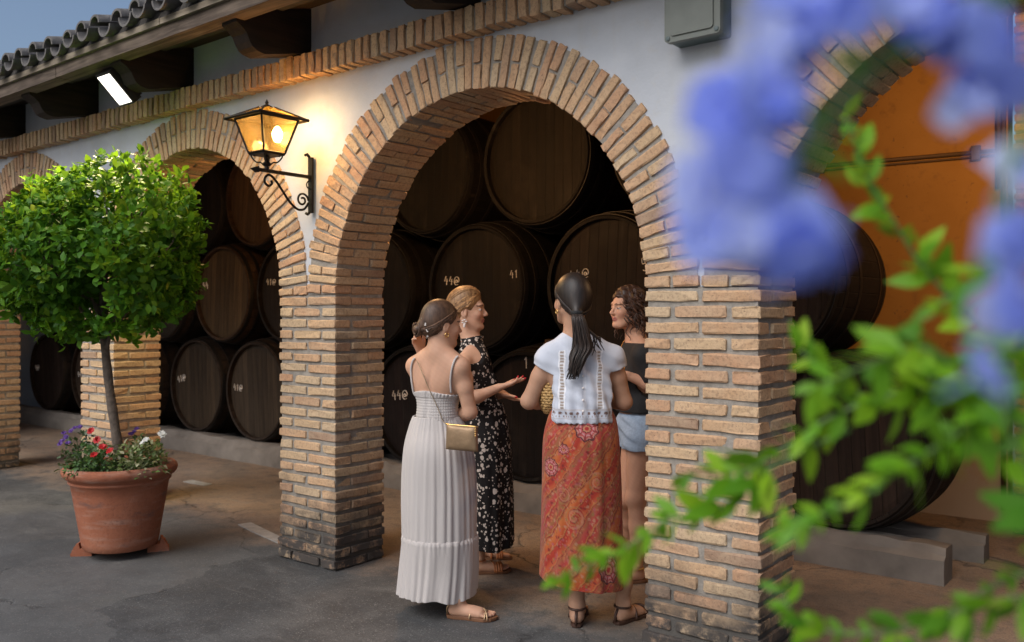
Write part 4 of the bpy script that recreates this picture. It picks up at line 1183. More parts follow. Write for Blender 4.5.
# ---- woman in the pale sleeveless dress, seen from behind
def woman_pale():
    z0 = 4.63; W = lambda u, v, d=0.0: atz(u, v, z0+d)
    base = onground(437, 606); base[2] = 0
    root = tag(empty('person', base), 'woman with a low bun seen from behind in a long pale tiered strap dress', 'person')
    fd = FWD*math.cos(.60)+RIGHT*math.sin(.60)
    H = Head(W(442, 325, .0), FWD*math.cos(1.08)+RIGHT*math.sin(1.08), -.10, 0, 1.0)
    T = SDF(); nk = W(439, 351, -.02); shL, shR = W(415.5, 366, .085), W(460.5, 367, -.075)
    chest, waist, hip = W(438, 386, .035), W(437, 419, .02), W(438, 449, .015)
    torso(T, nk, shL, shR, chest, waist, hip, fd, wch=.125, wwa=.108, whi=.150)
    S = SDF().copy_from(T); H.build(S, nk+UP*.0)
    elR, wrR = W(470, 412, -.05), W(455, 417, .20)
    arm(S, shR, elR, wrR); hand(S, wrR, -RIGHT*.6+FWD*.5-UP*.2, -FWD-RIGHT*.3, s=.95)
    elL, wrL = W(426, 394, .33), W(422, 353, .20)
    arm(S, shL, elL, wrL); hand(S, wrL, UP*.9-RIGHT*.35-FWD*.35, -FWD*.5+RIGHT*.6, curl=(.5, .55, .6, .7), s=.95, left=True)
    hr, tr = onground(448, 617), onground(497, 621); tr = step(hr, tr); hl, tl = onground(421, 598), onground(452, 596); tl = step(hl, tl)
    anR = hr+(tr-hr)/.245*.055+UP*.098; anL = hl+(tl-hl)/.245*.055+UP*.098
    foot(S, hr, tr, anR, anR+UP*.24+FWD*.07, cr=(.034, .046)); foot(S, hl, tl, anL, anL+UP*.24+FWD*.0, left=True, cr=(.034, .046))
    # knees and thighs under the dress
    for an, sx in ((anR, .07), (anL, -.07)):
        kn = W(438, 515, .03)+RIGHT*sx*.8; S.cone(an+UP*.24+FWD*(.07 if sx > 0 else 0), kn, .046, .050, .02); S.cone(kn, hip+RIGHT*sx*.7-UP*.06+FWD*.02, .052, .065, .03)
    b = body_part(root, 'body', S, base, SKIN['a'], H)
    bv = np.array([v.co for v in b.data.vertices])+base
    sandal(root, hr, tr, anR, M['tan_sole'], M['gold_strap'], 'thin', base); sandal(root, hl, tl, anL, M['tan_sole'], M['gold_strap'], 'thin', base, True)
    # hair: smooth cap into a low bun held by a white flower band
    S = SDF(); sleek_cap(S, H, 1.0)
    bun = W(418.5, 329, -.045)
    S.cone(H.w(-.06, 0, .0), bun*.6+H.w(-.08, 0, 0)*.4, .058, .030, .03)
    v, f = sdf_mesh(S, .0045); mesh_obj('hair', v-base, f, M['hair_brown'], root)
    combed(root, H, 'hair_strands', M['hair_brown'], bun*.7+H.w(-.08, 0, 0)*.3, base, 520, 1.015, .0030, v)
    mb = MB(); ax = bun-H.w(-.04, 0, 0); ax /= np.linalg.norm(ax); e1 = np.cross(ax, UP); e1 /= np.linalg.norm(e1); e2 = np.cross(ax, e1)
    for k in range(34):
        a0 = rng.random()*6.28; R0 = rng.uniform(.014, .031); tl_ = rng.uniform(-.010, .008); n = 14
        pts = [bun+ax*(tl_+.016*math.cos(a0+q*.7))+e1*R0*math.cos(a0+q)+e2*R0*1.12*math.sin(a0+q) for q in np.linspace(0, rng.uniform(4.5, 6.5), n)]
        mb.tube(np.array(pts)-base, rng.uniform(.004, .0075), 6)
    mb.lathe([(0, -.022), (.022, -.018), (.032, 0), (.022, .018), (0, .024)], 16, bun-base)
    mb.build('hair_bun', M['hair_brown'], root, True)
    mb = MB(); c0 = bun-ax*.034
    for k in range(9):
        a = k*2*PI/9; c = c0+(e1*math.cos(a)+e2*math.sin(a))*.050
        for j in range(5):
            q = j*2*PI/5; o = (e1*math.cos(q)+e2*math.sin(q))*.0065+ax*rng.normal(0, .003)
            mb.lathe([(0, -.0055), (.0055, -.002), (.0055, .002), (0, .0055)], 7, c+o-base)
    mb.build('hair_band', M['pearl'], root, True)
    earring(root, H, -1, M['gold'], base=base)
    # dress: smocked bodice on the body, gathered skirt, ruffled tier
    ztop, zw = W(437, 391)[2], W(437, 421)[2]
    l = np.cross(UP, fd)
    def clip(P):
        z = P[..., 2]; lat = (P-chest)@l
        top = ztop+.012*np.cos(lat*18)-.006
        return np.maximum(z-top, zw-.03-z)
    v, f = sdf_mesh(T, .0045, .007, clip)
    q = v-chest; a = np.arctan2(q@l, q@fd)
    smock = np.sin(v[:, 2]*2*PI/.0145)*.0016+np.sin(a*58+np.sin(v[:, 2]*200)*.4)*.0010
    fr = v[:, 2] > ztop-.030; n_ = q-UP*(q@UP)[:, None]; n_ /= np.linalg.norm(n_, axis=1)[:, None]+1e-9
    v = v+n_*np.where(fr, .004+np.sin(a*44)*.0035*(1-np.abs((v[:, 2]-ztop+.015)/.015)), smock)[:, None]
    LC = np.array((.46, .425, .405))
    mesh_obj('dress_bodice', v-base, f, M['linen'], root, True, None, {'paint': ('FLOAT_COLOR', np.tile(LC, (len(v), 1)))})
    def row(t, v_, xl, xr, hb, dz=.02): return (t, W((xl+xr)/2, v_, dz), (xr-xl)/2*z0/FPX, hb)
    ks = [row(0, 416, 413.5, 460, .100), row(.08, 427, 409.5, 465.5, .122), row(.25, 450, 404.5, 473, .176), row(.55, 490, 402.5, 476.5, .180), row(1, 537, 403.5, 476, .180)]
    ph = rng.random(40)*6.28
    def fold(k0, amp0, amp1):
        def fn(th, t):
            s_ = np.zeros_like(th)
            for j, n_ in enumerate((23, 31, 17, 41, 11)): s_ += np.sin(n_*th+ph[j]+.8*math.sin(3*t+j)+.5*np.sin(3*th+j))*(1, .7, 1, .4, .8)[j]
            return 1+(amp0+(amp1-amp0)*t)*s_*.5
        return fn
    C, a, bb = keyrows(ks, 90)
    v, f, TH, TT = loft([(c, RIGHT*x, FWD*y) for c, x, y in zip(C, a, bb)], 320, cloth_folds(3, 11, 46, .015, .024, .010))
    o = mesh_obj('dress_skirt', v-base, f, M['linen'], root, True, None, {'paint': ('FLOAT_COLOR', np.tile(LC, (len(v), 1)))}); solid(o)
    ks = [row(0, 534, 403.5, 476, .181), row(.03, 537, 402.5, 477.5, .188), row(.12, 543, 402.5, 477.5, .187), row(.5, 566, 401, 477.5, .182), row(1, 592, 399.5, 476, .190)]
    C, a, bb = keyrows(ks, 60); ph = rng.random(40)*6.28
    def fold2(th, t):
        s_ = np.zeros_like(th)
        for j, n_ in enumerate((37, 29, 19, 53, 13)): s_ += np.sin(n_*th+ph[j]+.6*math.sin(4*t+j)+.6*np.sin(2*th+j))*(1, .9, 1.1*t+.2, .5, 1.3*t)[j]
        return 1+(.012+.032*t)*s_*.5
    v, f, TH, TT = loft([(c+UP*0, RIGHT*x, FWD*y) for c, x, y in zip(C, a, bb)], 340, cloth_folds(8, 9, 46, .016, .050, .014))
    v[:, 2] += .006*np.sin(TH*7)*TT+.006*TT*np.sin(TH*3+1)
    o = mesh_obj('dress_ruffle', v-base, f, M['linen'], root, True, None, {'paint': ('FLOAT_COLOR', np.tile(LC, (len(v), 1)))}); solid(o)
    M['strap_cloth'] = simple('strap_cloth', tuple(LC), .8)
    for pts in ([(451, 393), (450.5, 380), (452, 368), (455, 359.5), (458, 356)], [(413.5, 393), (411.5, 380), (411, 369), (412.5, 361.5), (415, 358)]):
        p = drape(bv, pts, .004); mb = MB().tube(p-base, .0055, 6); mb.build('dress_strap', M['strap_cloth'], root, True)
    # gold bag on a thin cross-body strap: a thing of its own
    bagc = W(462, 438, -.235); bag = tag(empty('handbag', bagc-UP*.07), 'small gold leather handbag hanging on a thin strap at the pale dress', 'handbag')
    br_ = RIGHT*.96-FWD*.25; br_ /= np.linalg.norm(br_); bn = np.cross(br_, UP)
    M['dullgold'] = simple('dull_gold_chain', (.34, .25, .15), .45, .7)
    M['goldbag'] = simple('gold_leather', (.30, .20, .115), .5, .5, var=.5, nscale=12, bump=.6)
    def slab(hw, hh, th_, mat, name, off=(0, 0, 0), bulge=.6):
        n = 14; vs = []; fs = []
        for side in (-1, 1):
            for i in range(n+1):
                for j in range(n+1):
                    x, y = 2*i/n-1, 2*j/n-1
                    t = th_*((1-abs(x)**3)*(1-abs(y)**3))**.5*bulge+th_*.25
                    x2 = x*hw*(1-.05*(y+1)/2); vs.append(br_*(x2+off[0])+UP*(y*hh+off[1]+.07-.004*x)+bn*(side*t+off[2]))
        m = (n+1)**2
        for i in range(n):
            for j in range(n):
                q = i*(n+1)+j; fs += [(q, q+1, q+n+2, q+n+1), (m+q, m+q+n+1, m+q+n+2, m+q+1)]
        ring = [i*(n+1) for i in range(n+1)]+[n*(n+1)+j for j in range(1, n+1)]+[i*(n+1)+n for i in range(n-1, -1, -1)]+[j for j in range(n-1, 0, -1)]
        for i in range(len(ring)): p, q = ring[i], ring[(i+1) % len(ring)]; fs.append((p, q, m+q, m+p))
        return MB().add(vs, fs).build(name, mat, bag, True)
    slab(.083, .062, .026, M['goldbag'], 'bag_body')
    mb = MB(); mb.tube([br_*x+UP*(.07+.062-.004*x/.08) for x in np.linspace(-.083, .083, 9)], .0045, 6)
    for k in range(5): mb.lathe([(0, -.006), (.006, 0), (0, .006)], 8, br_*.07+UP*(.128-.011*k)-bn*.0-FWD*.012)
    mb.build('zip_edge', M['gold'], bag, True)
    dv = bv
    p = drape(dv, [(443, 421), (437, 406), (430, 391), (422, 372), (417, 360.5)], .016)
    a = bagc+br_*-.078+UP*.062
    pts = np.vstack([a[None], p]); pts = smooth_poly(pts, 2)
    MB().tube(pts-(bagc-UP*.07), .0021, 6).build('bag_strap', M['dullgold'], bag, True)
woman_pale()

# ---- blonde woman in the spotted halter dress, in profile, gesturing
def woman_spots():
    z0 = 5.33; W = lambda u, v, d=0.0: atz(u, v, z0+d)
    base = onground(486, 570); base[2] = 0
    root = tag(empty('person', base), 'blonde woman in profile in a black halter dress with white spots, one hand held out', 'person')
    fd = RIGHT*.97+FWD*.22
    H = Head(W(467.5, 311, .0), RIGHT*.98-FWD*.12, .02, 0, 1.06)
    T = SDF(); nk = W(472, 342, 0); shR, shL = W(463, 364, -.165), W(474, 362, .16)
    chest, waist, hip = W(476, 382, 0), W(481, 411, 0), W(484, 439, 0)
    torso(T, nk, shL, shR, chest, waist, hip, fd, wch=.130, wwa=.118, whi=.155)
    T.ell(W(490, 420, -.02), (.075, .09, .11), None, .05)
    S = SDF().copy_from(T); H.build(S, nk)
    elR, wrR = W(468, 400.5, -.19), W(499, 387.5, -.18)
    arm(S, shR, elR, wrR, (.044, .037, .034, .024))
    tips = hand(S, wrR, RIGHT*.93+UP*.30-FWD*.1, UP*.85-RIGHT*.3+FWD*.1, curl=(.02, .05, .18, .35), thumb=.75, s=1.0, spread=.12)
    elL, wrL = W(480, 398, .22), W(503, 394, .06)
    arm(S, shL, elL, wrL); tips += hand(S, wrL, RIGHT*.9-FWD*.3-UP*.35, UP*.5+RIGHT*.2, curl=(.3, .35, .4, .45), left=True)
    hr, tr = onground(470, 574), onground(489, 573); tr = step(hr, tr, .24); hl, tl = onground(472, 560), onground(494, 559); tl = step(hl, tl, .24)
    anR = hr+(tr-hr)/.245*.055+UP*.098; anL = hl+(tl-hl)/.245*.055+UP*.098
    for h_, t_, a_, lf, sg in ((hr, tr, anR, False, -.07), (hl, tl, anL, True, .07)):
        foot(S, h_, t_, a_, a_+UP*.28, left=lf); kn = W(484, 497, sg); S.cone(a_+UP*.28, kn, .05, .055, .02); S.cone(kn, hip+FWD*sg-UP*.05, .058, .08, .03)
    def nails(v, col):
        for t in tips: col[np.linalg.norm(v-t, axis=1) < .0115] = (.45, .02, .03)
    b = body_part(root, 'body', S, base, SKIN['b'], H, .0045, nails)
    sandal(root, hr, tr, anR, M['tan_sole'], M['orange_strap'], 'wide', base); sandal(root, hl, tl, anL, M['tan_sole'], M['orange_strap'], 'wide', base, True)
    S = SDF(); sleek_cap(S, H, 1.04)
    H.e(S, (.004, 0, .100), (.058, .056, .036), .04); H.e(S, (-.10, 0, -.02), (.042, .05, .045), .03)
    v, f = sdf_mesh(S, .0045)
    mesh_obj('hair', v-base, f, M['hair_blonde'], root)
    combed(root, H, 'hair_strands', M['hair_blonde'], H.w(-.125, 0, -.02), base, 560, 1.055, .0032, v)
    earring(root, H, -1, M['pearl'], True, base)
    l = np.cross(UP, fd); zn, za, zw = W(473, 338)[2], W(468, 362)[2], W(481, 411)[2]
    def clip(P):
        z = P[..., 2]; lat = np.abs((P-chest)@l); t = np.clip((zn-z)/(zn-za), 0, 1)
        side = lat-(.066+.085*t**1.1); side = np.where(z < za, -.01, side)
        return np.maximum(np.maximum(z-zn-.012, zw-.03-z), side)
    v, f = sdf_mesh(T, .0045, .008, clip); mesh_obj('dress_bodice', v-base, f, M['spots'], root)
    pts = [nk+(fd*.058*math.cos(t)+l*.055*math.sin(t))+UP*(.022+.008*math.cos(t)) for t in np.linspace(0, 2*PI, 28)]
    MB().tube(np.array(pts)-base, .013, 8, cap=False).build('halter_band', M['spots'], root, True)
    def row(t, v_, x0_, x1_, hb): return (t, W((x0_+x1_)/2, v_, 0), (x1_-x0_)/2*z0/FPX, hb)
    ks = [row(0, 404, 464, 503, .128), row(.1, 416, 463, 506, .14), row(.25, 438, 462, 510, .17), row(.6, 485, 463, 513, .19), row(1, 542, 463, 514, .20)]
    C, a, bb = keyrows(ks, 70); ph = rng.random(9)*6
    v, f, TH, TT = loft([(c, RIGHT*x, FWD*y) for c, x, y in zip(C, a, bb)], 180, cloth_folds(33, 4, 20, .01, .06))
    v[:, 2] += .012*TT*np.sin(TH*2+1)
    o = mesh_obj('dress_skirt', v-base, f, M['spots'], root); solid(o)
woman_spots()

# ---- woman with the long ponytail, seen from behind
def woman_ponytail():
    z0 = 4.42; W = lambda u, v, d=0.0: atz(u, v, z0+d)
    base = onground(597, 622); base[2] = 0
    root = tag(empty('person', base), 'woman with a long dark ponytail in a white lace blouse and red patterned skirt', 'person')
    fd = FWD*math.cos(.12)-RIGHT*math.sin(.12)
    H = Head(W(571.5, 301, .02), FWD*math.cos(.42)-RIGHT*math.sin(.42), .02, 0, 1.05)
    T = SDF(); nk = W(575, 339, .01); shL, shR = W(549, 357, .0), W(612, 357, .02)
    chest, waist, hip = W(580, 382, .01), W(581, 409, .01), W(582, 440, .0)
    torso(T, nk, shL, shR, chest, waist, hip, fd, wch=.145, wwa=.128, whi=.165)
    S = SDF().copy_from(T); H.build(S, nk)
    elL, wrL = W(529, 401, .03), W(556, 402, .25)
    arm(S, shL, elL, wrL, (.046, .040, .037, .026)); hand(S, wrL, FWD*.5+RIGHT*.8, UP*.4-FWD*.6, left=True)
    elR, wrR = W(624, 402, .05), W(600, 398, .27)
    arm(S, shR, elR, wrR, (.046, .040, .037, .026)); hand(S, wrR, FWD*.4-RIGHT*.8, UP*.4-FWD*.6)
    hl, tl = onground(576, 628), onground(582, 606); tl = step(hl, tl); hr, tr = onground(616, 625), onground(646, 614); tr = step(hr, tr)
    anR = hr+(tr-hr)/.245*.055+UP*.098; anL = hl+(tl-hl)/.245*.055+UP*.098
    for h_, t_, a_, lf, sg in ((hr, tr, anR, False, .085), (hl, tl, anL, True, -.085)):
        foot(S, h_, t_, a_, a_+UP*.27+FWD*.0, left=lf); kn = hip+RIGHT*sg-UP*.44; S.cone(a_+UP*.27, kn, .052, .058, .02); S.cone(kn, hip+RIGHT*sg-UP*.06, .06, .085, .03)
    b = body_part(root, 'body', S, base, SKIN['c'], H)
    sandal(root, hr, tr, anR, M['dark_sole'], M['dark_sole'], 'cross', base); sandal(root, hl, tl, anL, M['dark_sole'], M['dark_sole'], 'cross', base, True)
    # hair
    S = SDF(); sleek_cap(S, H, 1.02)
    tie = W(577, 312, -.105)
    S.cone(H.w(-.06, 0, .015), tie, .06, .026, .03)
    v, f = sdf_mesh(S, .0045); mesh_obj('hair', v-base, f, M['hair_black'], root)
    combed(root, H, 'hair_strands', M['hair_black'], tie, base, 620, 1.035, .0032, v)
    MB().lathe([(.012, -.012), (.028, -.010), (.031, 0), (.028, .010), (.012, .012)], 18, tie-base-UP*.004).build('hair_tie', M['blackcloth'], root, True)
    cen = smooth_poly([tuple(tie+FWD*.012), tuple(W(578, 318, -.135)), tuple(W(582, 335, -.135)), tuple(W(583, 347, -.13)), tuple(W(577, 359, -.145)), tuple(W(574, 369, -.15)), tuple(W(572, 381, -.15))], 5)
    paths = []; n = len(cen); tt = np.linspace(0, 1, n)
    for k in range(210):
        a = rng.random()*6.28; R0 = math.sqrt(rng.random()); wd = .012+.036*np.sin(np.clip(tt*1.25+.08, 0, 1)*PI*.62)*(1-.55*np.clip(tt-.55, 0, 1)/.45)
        ph1, ph2 = rng.random(2)*6.28; end = int(n*rng.uniform(.72, 1.0))
        off = RIGHT[None]*(np.cos(a)*R0*wd+(.011*np.sin(tt*9+ph1*.35)+.004*np.sin(tt*19+ph1))*tt)[:, None]+FWD[None]*(np.sin(a)*R0*wd*.55)[:, None]
        paths.append((cen+off)[:max(6, end)])
    for k in range(9):                                          # loose locks over the right shoulder
        ex, ey = rng.uniform(592, 604), rng.uniform(338, 352)
        paths.append(smooth_poly([tuple(W(580, 318, -.13)), tuple(W(586+rng.normal(0, 1), 328, -.13)), tuple(W((ex+590)/2+2, 337, -.12)), tuple(W(ex, ey-3, -.11)), tuple(W(ex+rng.normal(2, 2), ey+4, -.11))], 4))
    strands(root, 'ponytail', M['hair_black'], paths, .0038, base)
    earring(root, H, 1, M['gold'], base=base)
    # blouse
    B = SDF().copy_from(T); l = np.cross(UP, fd); A = np.stack([fd, l, UP])
    B.ell(waist-UP*.02, (.140, .182, .18), A, .04); B.ell(chest*.5+waist*.5, (.118, .165, .15), A, .04)
    sl_dirs = []
    for s_, e in ((shL, elL), (shR, elR)):
        d = e-s_; Ld = np.linalg.norm(d); d /= Ld; out = (s_-chest); out -= UP*(out@UP); out /= np.linalg.norm(out)
        B.cone(s_-UP*.004, s_+d*.10+out*.004, .044, .049, .03); B.cone(s_+d*.08+out*.004, s_+d*.16+out*.008, .048, .051, .02); sl_dirs.append((s_, d, out))
    zh = W(581, 421.5)[2]; zn = W(575, 331)[2]
    def clip(P):
        q = P-chest; ang = np.arctan2(q@l, q@fd); z = P[..., 2]
        r = np.maximum((zh+.006*np.abs(np.sin(ang*17))+.012*np.cos(ang*1.0+2.6)*0)-z, z-zn-.0)
        dn = np.linalg.norm(P-(nk+UP*.035+fd*.03), axis=-1); r = np.maximum(r, .060-dn)
        for s_, d, out in sl_dirs:
            q2 = P-s_; far = q2@d-.062; side = q2@out
            r = np.maximum(r, np.where(side > -.015, np.minimum(far, .05), -.05))
        return r
    v, f = sdf_mesh(B, .0045, .010, clip)
    q = v-chest; u = q@RIGHT; z = v[:, 2]; ang = np.arctan2(q@l, q@fd)
    wr_ = .0055*np.sin(ang*16+z*9)*np.clip((1.30-z)/.25, 0, 1)+.004*np.sin(u*70+z*40)+.002*np.sin(z*95+u*31); nn = q-UP*(q@UP)[:, None]; nn /= np.linalg.norm(nn, axis=1)[:, None]+1e-9; v = v+nn*wr_[:, None]
    col = np.tile(np.array((.50, .53, .60)), (len(v), 1)); back = (q@FWD) < .02
    # openwork: two ladder strips, yoke line, eyelet band and a scalloped border
    for ux in (-.098, .088):
        dx = np.abs(u-ux-.012*(z-1.2)); st = back & (dx < .0085) & (z > zh+.075) & (z < 1.385); col[st] = (.30, .24, .20)
        bars = st & ((z*1000).astype(int) % 15 < 6); col[bars] = (.6, .6, .62)
        ed = back & (np.abs(dx-.012) < .003) & (z > zh+.075) & (z < 1.385); col[ed] = (.74, .74, .77)
    hz = z-zh
    k = ang*17/PI; fr = k-np.floor(k)
    hole = (np.abs(hz-.055) < .0085) & (((fr-.5)/.26)**2+((hz-.055)/.0085)**2 < 1); col[hole] = (.16, .10, .085)
    hole = (np.abs(hz-.040) < .004) & (np.abs(np.sin(ang*34)) < .45); col[hole] = (.24, .17, .14)
    col[(np.abs(hz-.072) < .0035)] = (.46, .44, .46); col[(np.abs(hz-.030) < .003)] = (.44, .42, .44)
    b_ = back & (np.abs(u-.012) < .0075) & (z < 1.33); col[b_] = col[b_]*.3+np.array((.70, .71, .76))*.7
    thin = back & (np.abs(np.sin(u*210)) < .10) & (np.abs(u) < .085) & (z > zh+.08); col[thin] *= .90
    o = mesh_obj('blouse', v-base, f, M['cotton'], root, True, None, {'paint': ('FLOAT_COLOR', col)})
    mb = MB(); bv = np.asarray(v)
    for vv in (352, 364, 376, 388, 400, 411):
        d = nearest_depth(bv, 583, vv, 2.0)
        if d: mb.lathe([(0, -.003), (.005, -.002), (.005, .002), (0, .003)], 10, W(583, vv, d-z0-.002)-base, axis='y')
    mb.build('buttons', M['pearl'], root)
    # skirt: straight wrap in a red, orange and olive print
    ks = []
    for t, v_, xl, xr, hb in ((0, 409, 552, 611, .110), (.06, 420, 547.5, 616, .135), (.2, 443, 543, 619, .168), (.5, 490, 542, 621, .172), (.8, 545, 541, 622, .175), (1, 581, 540, 622.5, .175)):
        ks.append((t, W((xl+xr)/2, v_, .01), (xr-xl)/2*z0/FPX, hb))
    C, a, bb = keyrows(ks, 210); ph = rng.random(9)*6
    tilt = np.linspace(0, 1, 210)
    v, f, TH, TT = loft([(c, RIGHT*x-UP*.028*t, FWD*y) for c, x, y, t in zip(C, a, bb, tilt)], 330, cloth_folds(21, 3, 18, .012, .042))
    R0 = .19; u = (TH-1.5*PI+PI) % (2*PI)-PI; u = u*R0; hgt = (1-TT)*.85
    def tri(x): return np.abs(x-np.floor(x)-.5)*2
    w1 = np.sin(u*19+1)*.008+np.sin(hgt*21)*.006+np.sin((u+hgt)*77)*.0025
    t_ = (u*.80-hgt*.60+w1)*-1
    s = (t_/.215) % 1.0
    pal = [(0, (.42, .055, .028)), (.12, (.50, .10, .035)), (.22, (.58, .21, .045)), (.30, (.58, .26, .06)), (.34, (.33, .06, .03)), (.40, (.40, .10, .045)), (.46, (.34, .22, .07)), (.52, (.42, .12, .06)), (.60, (.46, .07, .04)), (.72, (.50, .11, .075)), (.80, (.38, .20, .075)), (.86, (.50, .10, .05)), (.92, (.55, .17, .05)), (1.0, (.42, .055, .028))]
    col = np.stack([np.interp(s, [p for p, _ in pal], [c[i] for _, c in pal]) for i in range(3)], 1)
    # small floral speckle over the bands
    def cells(sz, seed):
        r_ = np.random.default_rng(seed); gx, gy = np.floor(u/sz).astype(int), np.floor(hgt/sz).astype(int)
        tab = r_.random((256, 256, 5)); best = np.full(len(u), 9.0); idv = np.zeros((len(u), 3))
        for i in (-1, 0, 1):
            for j in (-1, 0, 1):
                c = tab[(gx+i) % 256, (gy+j) % 256]; d = np.hypot(u-(gx+i+c[:, 0])*sz, hgt-(gy+j+c[:, 1])*sz)/sz
                m = d < best; best[m] = d[m]; idv[m] = c[m][:, 2:]
        return best, idv
    d, idv = cells(.021, 1); m = (d < .34) & (idv[:, 0] < .55); pc = np.array([(.55, .42, .22), (.20, .035, .03), (.30, .27, .08), (.62, .33, .12), (.46, .17, .17)])
    col[m] = col[m]*.25+pc[(idv[m][:, 1]*4.99).astype(int)]*.75
    d, idv = cells(.011, 2); m = (d < .36) & (idv[:, 0] < .42); col[m] = col[m]*.5+pc[(idv[m][:, 1]*4.99).astype(int)]*.5
    # stripes of dots along the bands
    line = tri(t_/.0535) < .10; col[line] = col[line]*.35+np.array((.55, .38, .10))*.65
    ln2 = tri(t_/.0535+.09) < .07; col[ln2] = col[ln2]*.4+np.array((.16, .05, .03))*.6
    # paisley curls
    for (px_, py_, rad, sg) in ((.062, .50, .048, 1), (-.045, .33, .050, -1), (.10, .30, .045, 1), (-.10, .42, .04, 1), (.02, .17, .045, -1)):
        du, dv = u-px_, hgt-py_; r_ = np.hypot(du, dv); an = np.arctan2(dv, du)*sg
        sp = (r_/rad*1.6-an/(2*PI)) % 1; m = (r_ < rad) & (sp < .34); col[m] = col[m]*.45+np.array((.52, .36, .19))*.55; m = (r_ < rad) & (sp > .34) & (sp < .46); col[m] = col[m]*.4+np.array((.18, .06, .04))*.6
        m = (r_ < rad) & (sp > .62) & (sp < .85); col[m] = col[m]*.4+np.array((.40, .30, .10))*.6
    # medallions: pale, rose and dark rings with petals
    for (px_, py_, rad) in ((.015, .765, .062), (.125, .115, .060), (-.178, .55, .048), (-.10, .66, .03)):
        du, dv = u-px_, hgt-py_; an = np.arctan2(dv, du); r_ = np.hypot(du, dv)/rad*(1+.07*np.cos(an*9))
        for lim, c in ((1.0, (.10, .045, .04)), (.90, (.58, .40, .28)), (.78, (.50, .13, .10)), (.66, (.66, .50, .44)), (.52, (.55, .16, .14)), (.40, (.13, .04, .035)), (.33, (.62, .42, .20)), (.18, (.48, .06, .05))):
            col[r_ < lim] = c
        pet = (r_ > .52) & (r_ < .9) & (np.cos(an*9+PI) > .55); col[pet] = (.30, .07, .06)
    col = col*np.array((.68, .43, .50))
    o = mesh_obj('skirt', v-base, f, M['print'], root, True, None, {'paint': ('FLOAT_COLOR', col)}); solid(o)
    # straw bag under her left arm
    bc = W(549, 393, .10); bag = tag(empty('straw_bag', bc-UP*.10), 'round woven straw bag tucked under the arm of the woman in the white blouse', 'bag')
    M['straw'] = simple('straw', (.42, .26, .10), .8, var=.4, nscale=40, bump=.3)
    mb = MB()
    for k, z in enumerate(np.linspace(-.095, .095, 15)):
        rr_ = math.sqrt(max(.05, 1-(z/.105)**2)); n = 64
        pts = [RIGHT*.052*rr_*math.cos(q)+FWD*.13*rr_*math.sin(q)+UP*(z+.10+.002*math.sin(q*12+k*PI))+(RIGHT*math.cos(q)*.004+FWD*math.sin(q)*.004)*math.sin(q*16+k*PI) for q in np.linspace(0, 2*PI, n)]
        mb.tube(pts, .0075, 6, cap=False)
    mb.build('woven_body', M['straw'], bag, True)
    MB().tube([FWD*.08*math.cos(q)+UP*(.19+.06*math.sin(q)) for q in np.linspace(0, PI, 14)], .006, 6).build('handle', M['straw'], bag, True)
woman_ponytail()

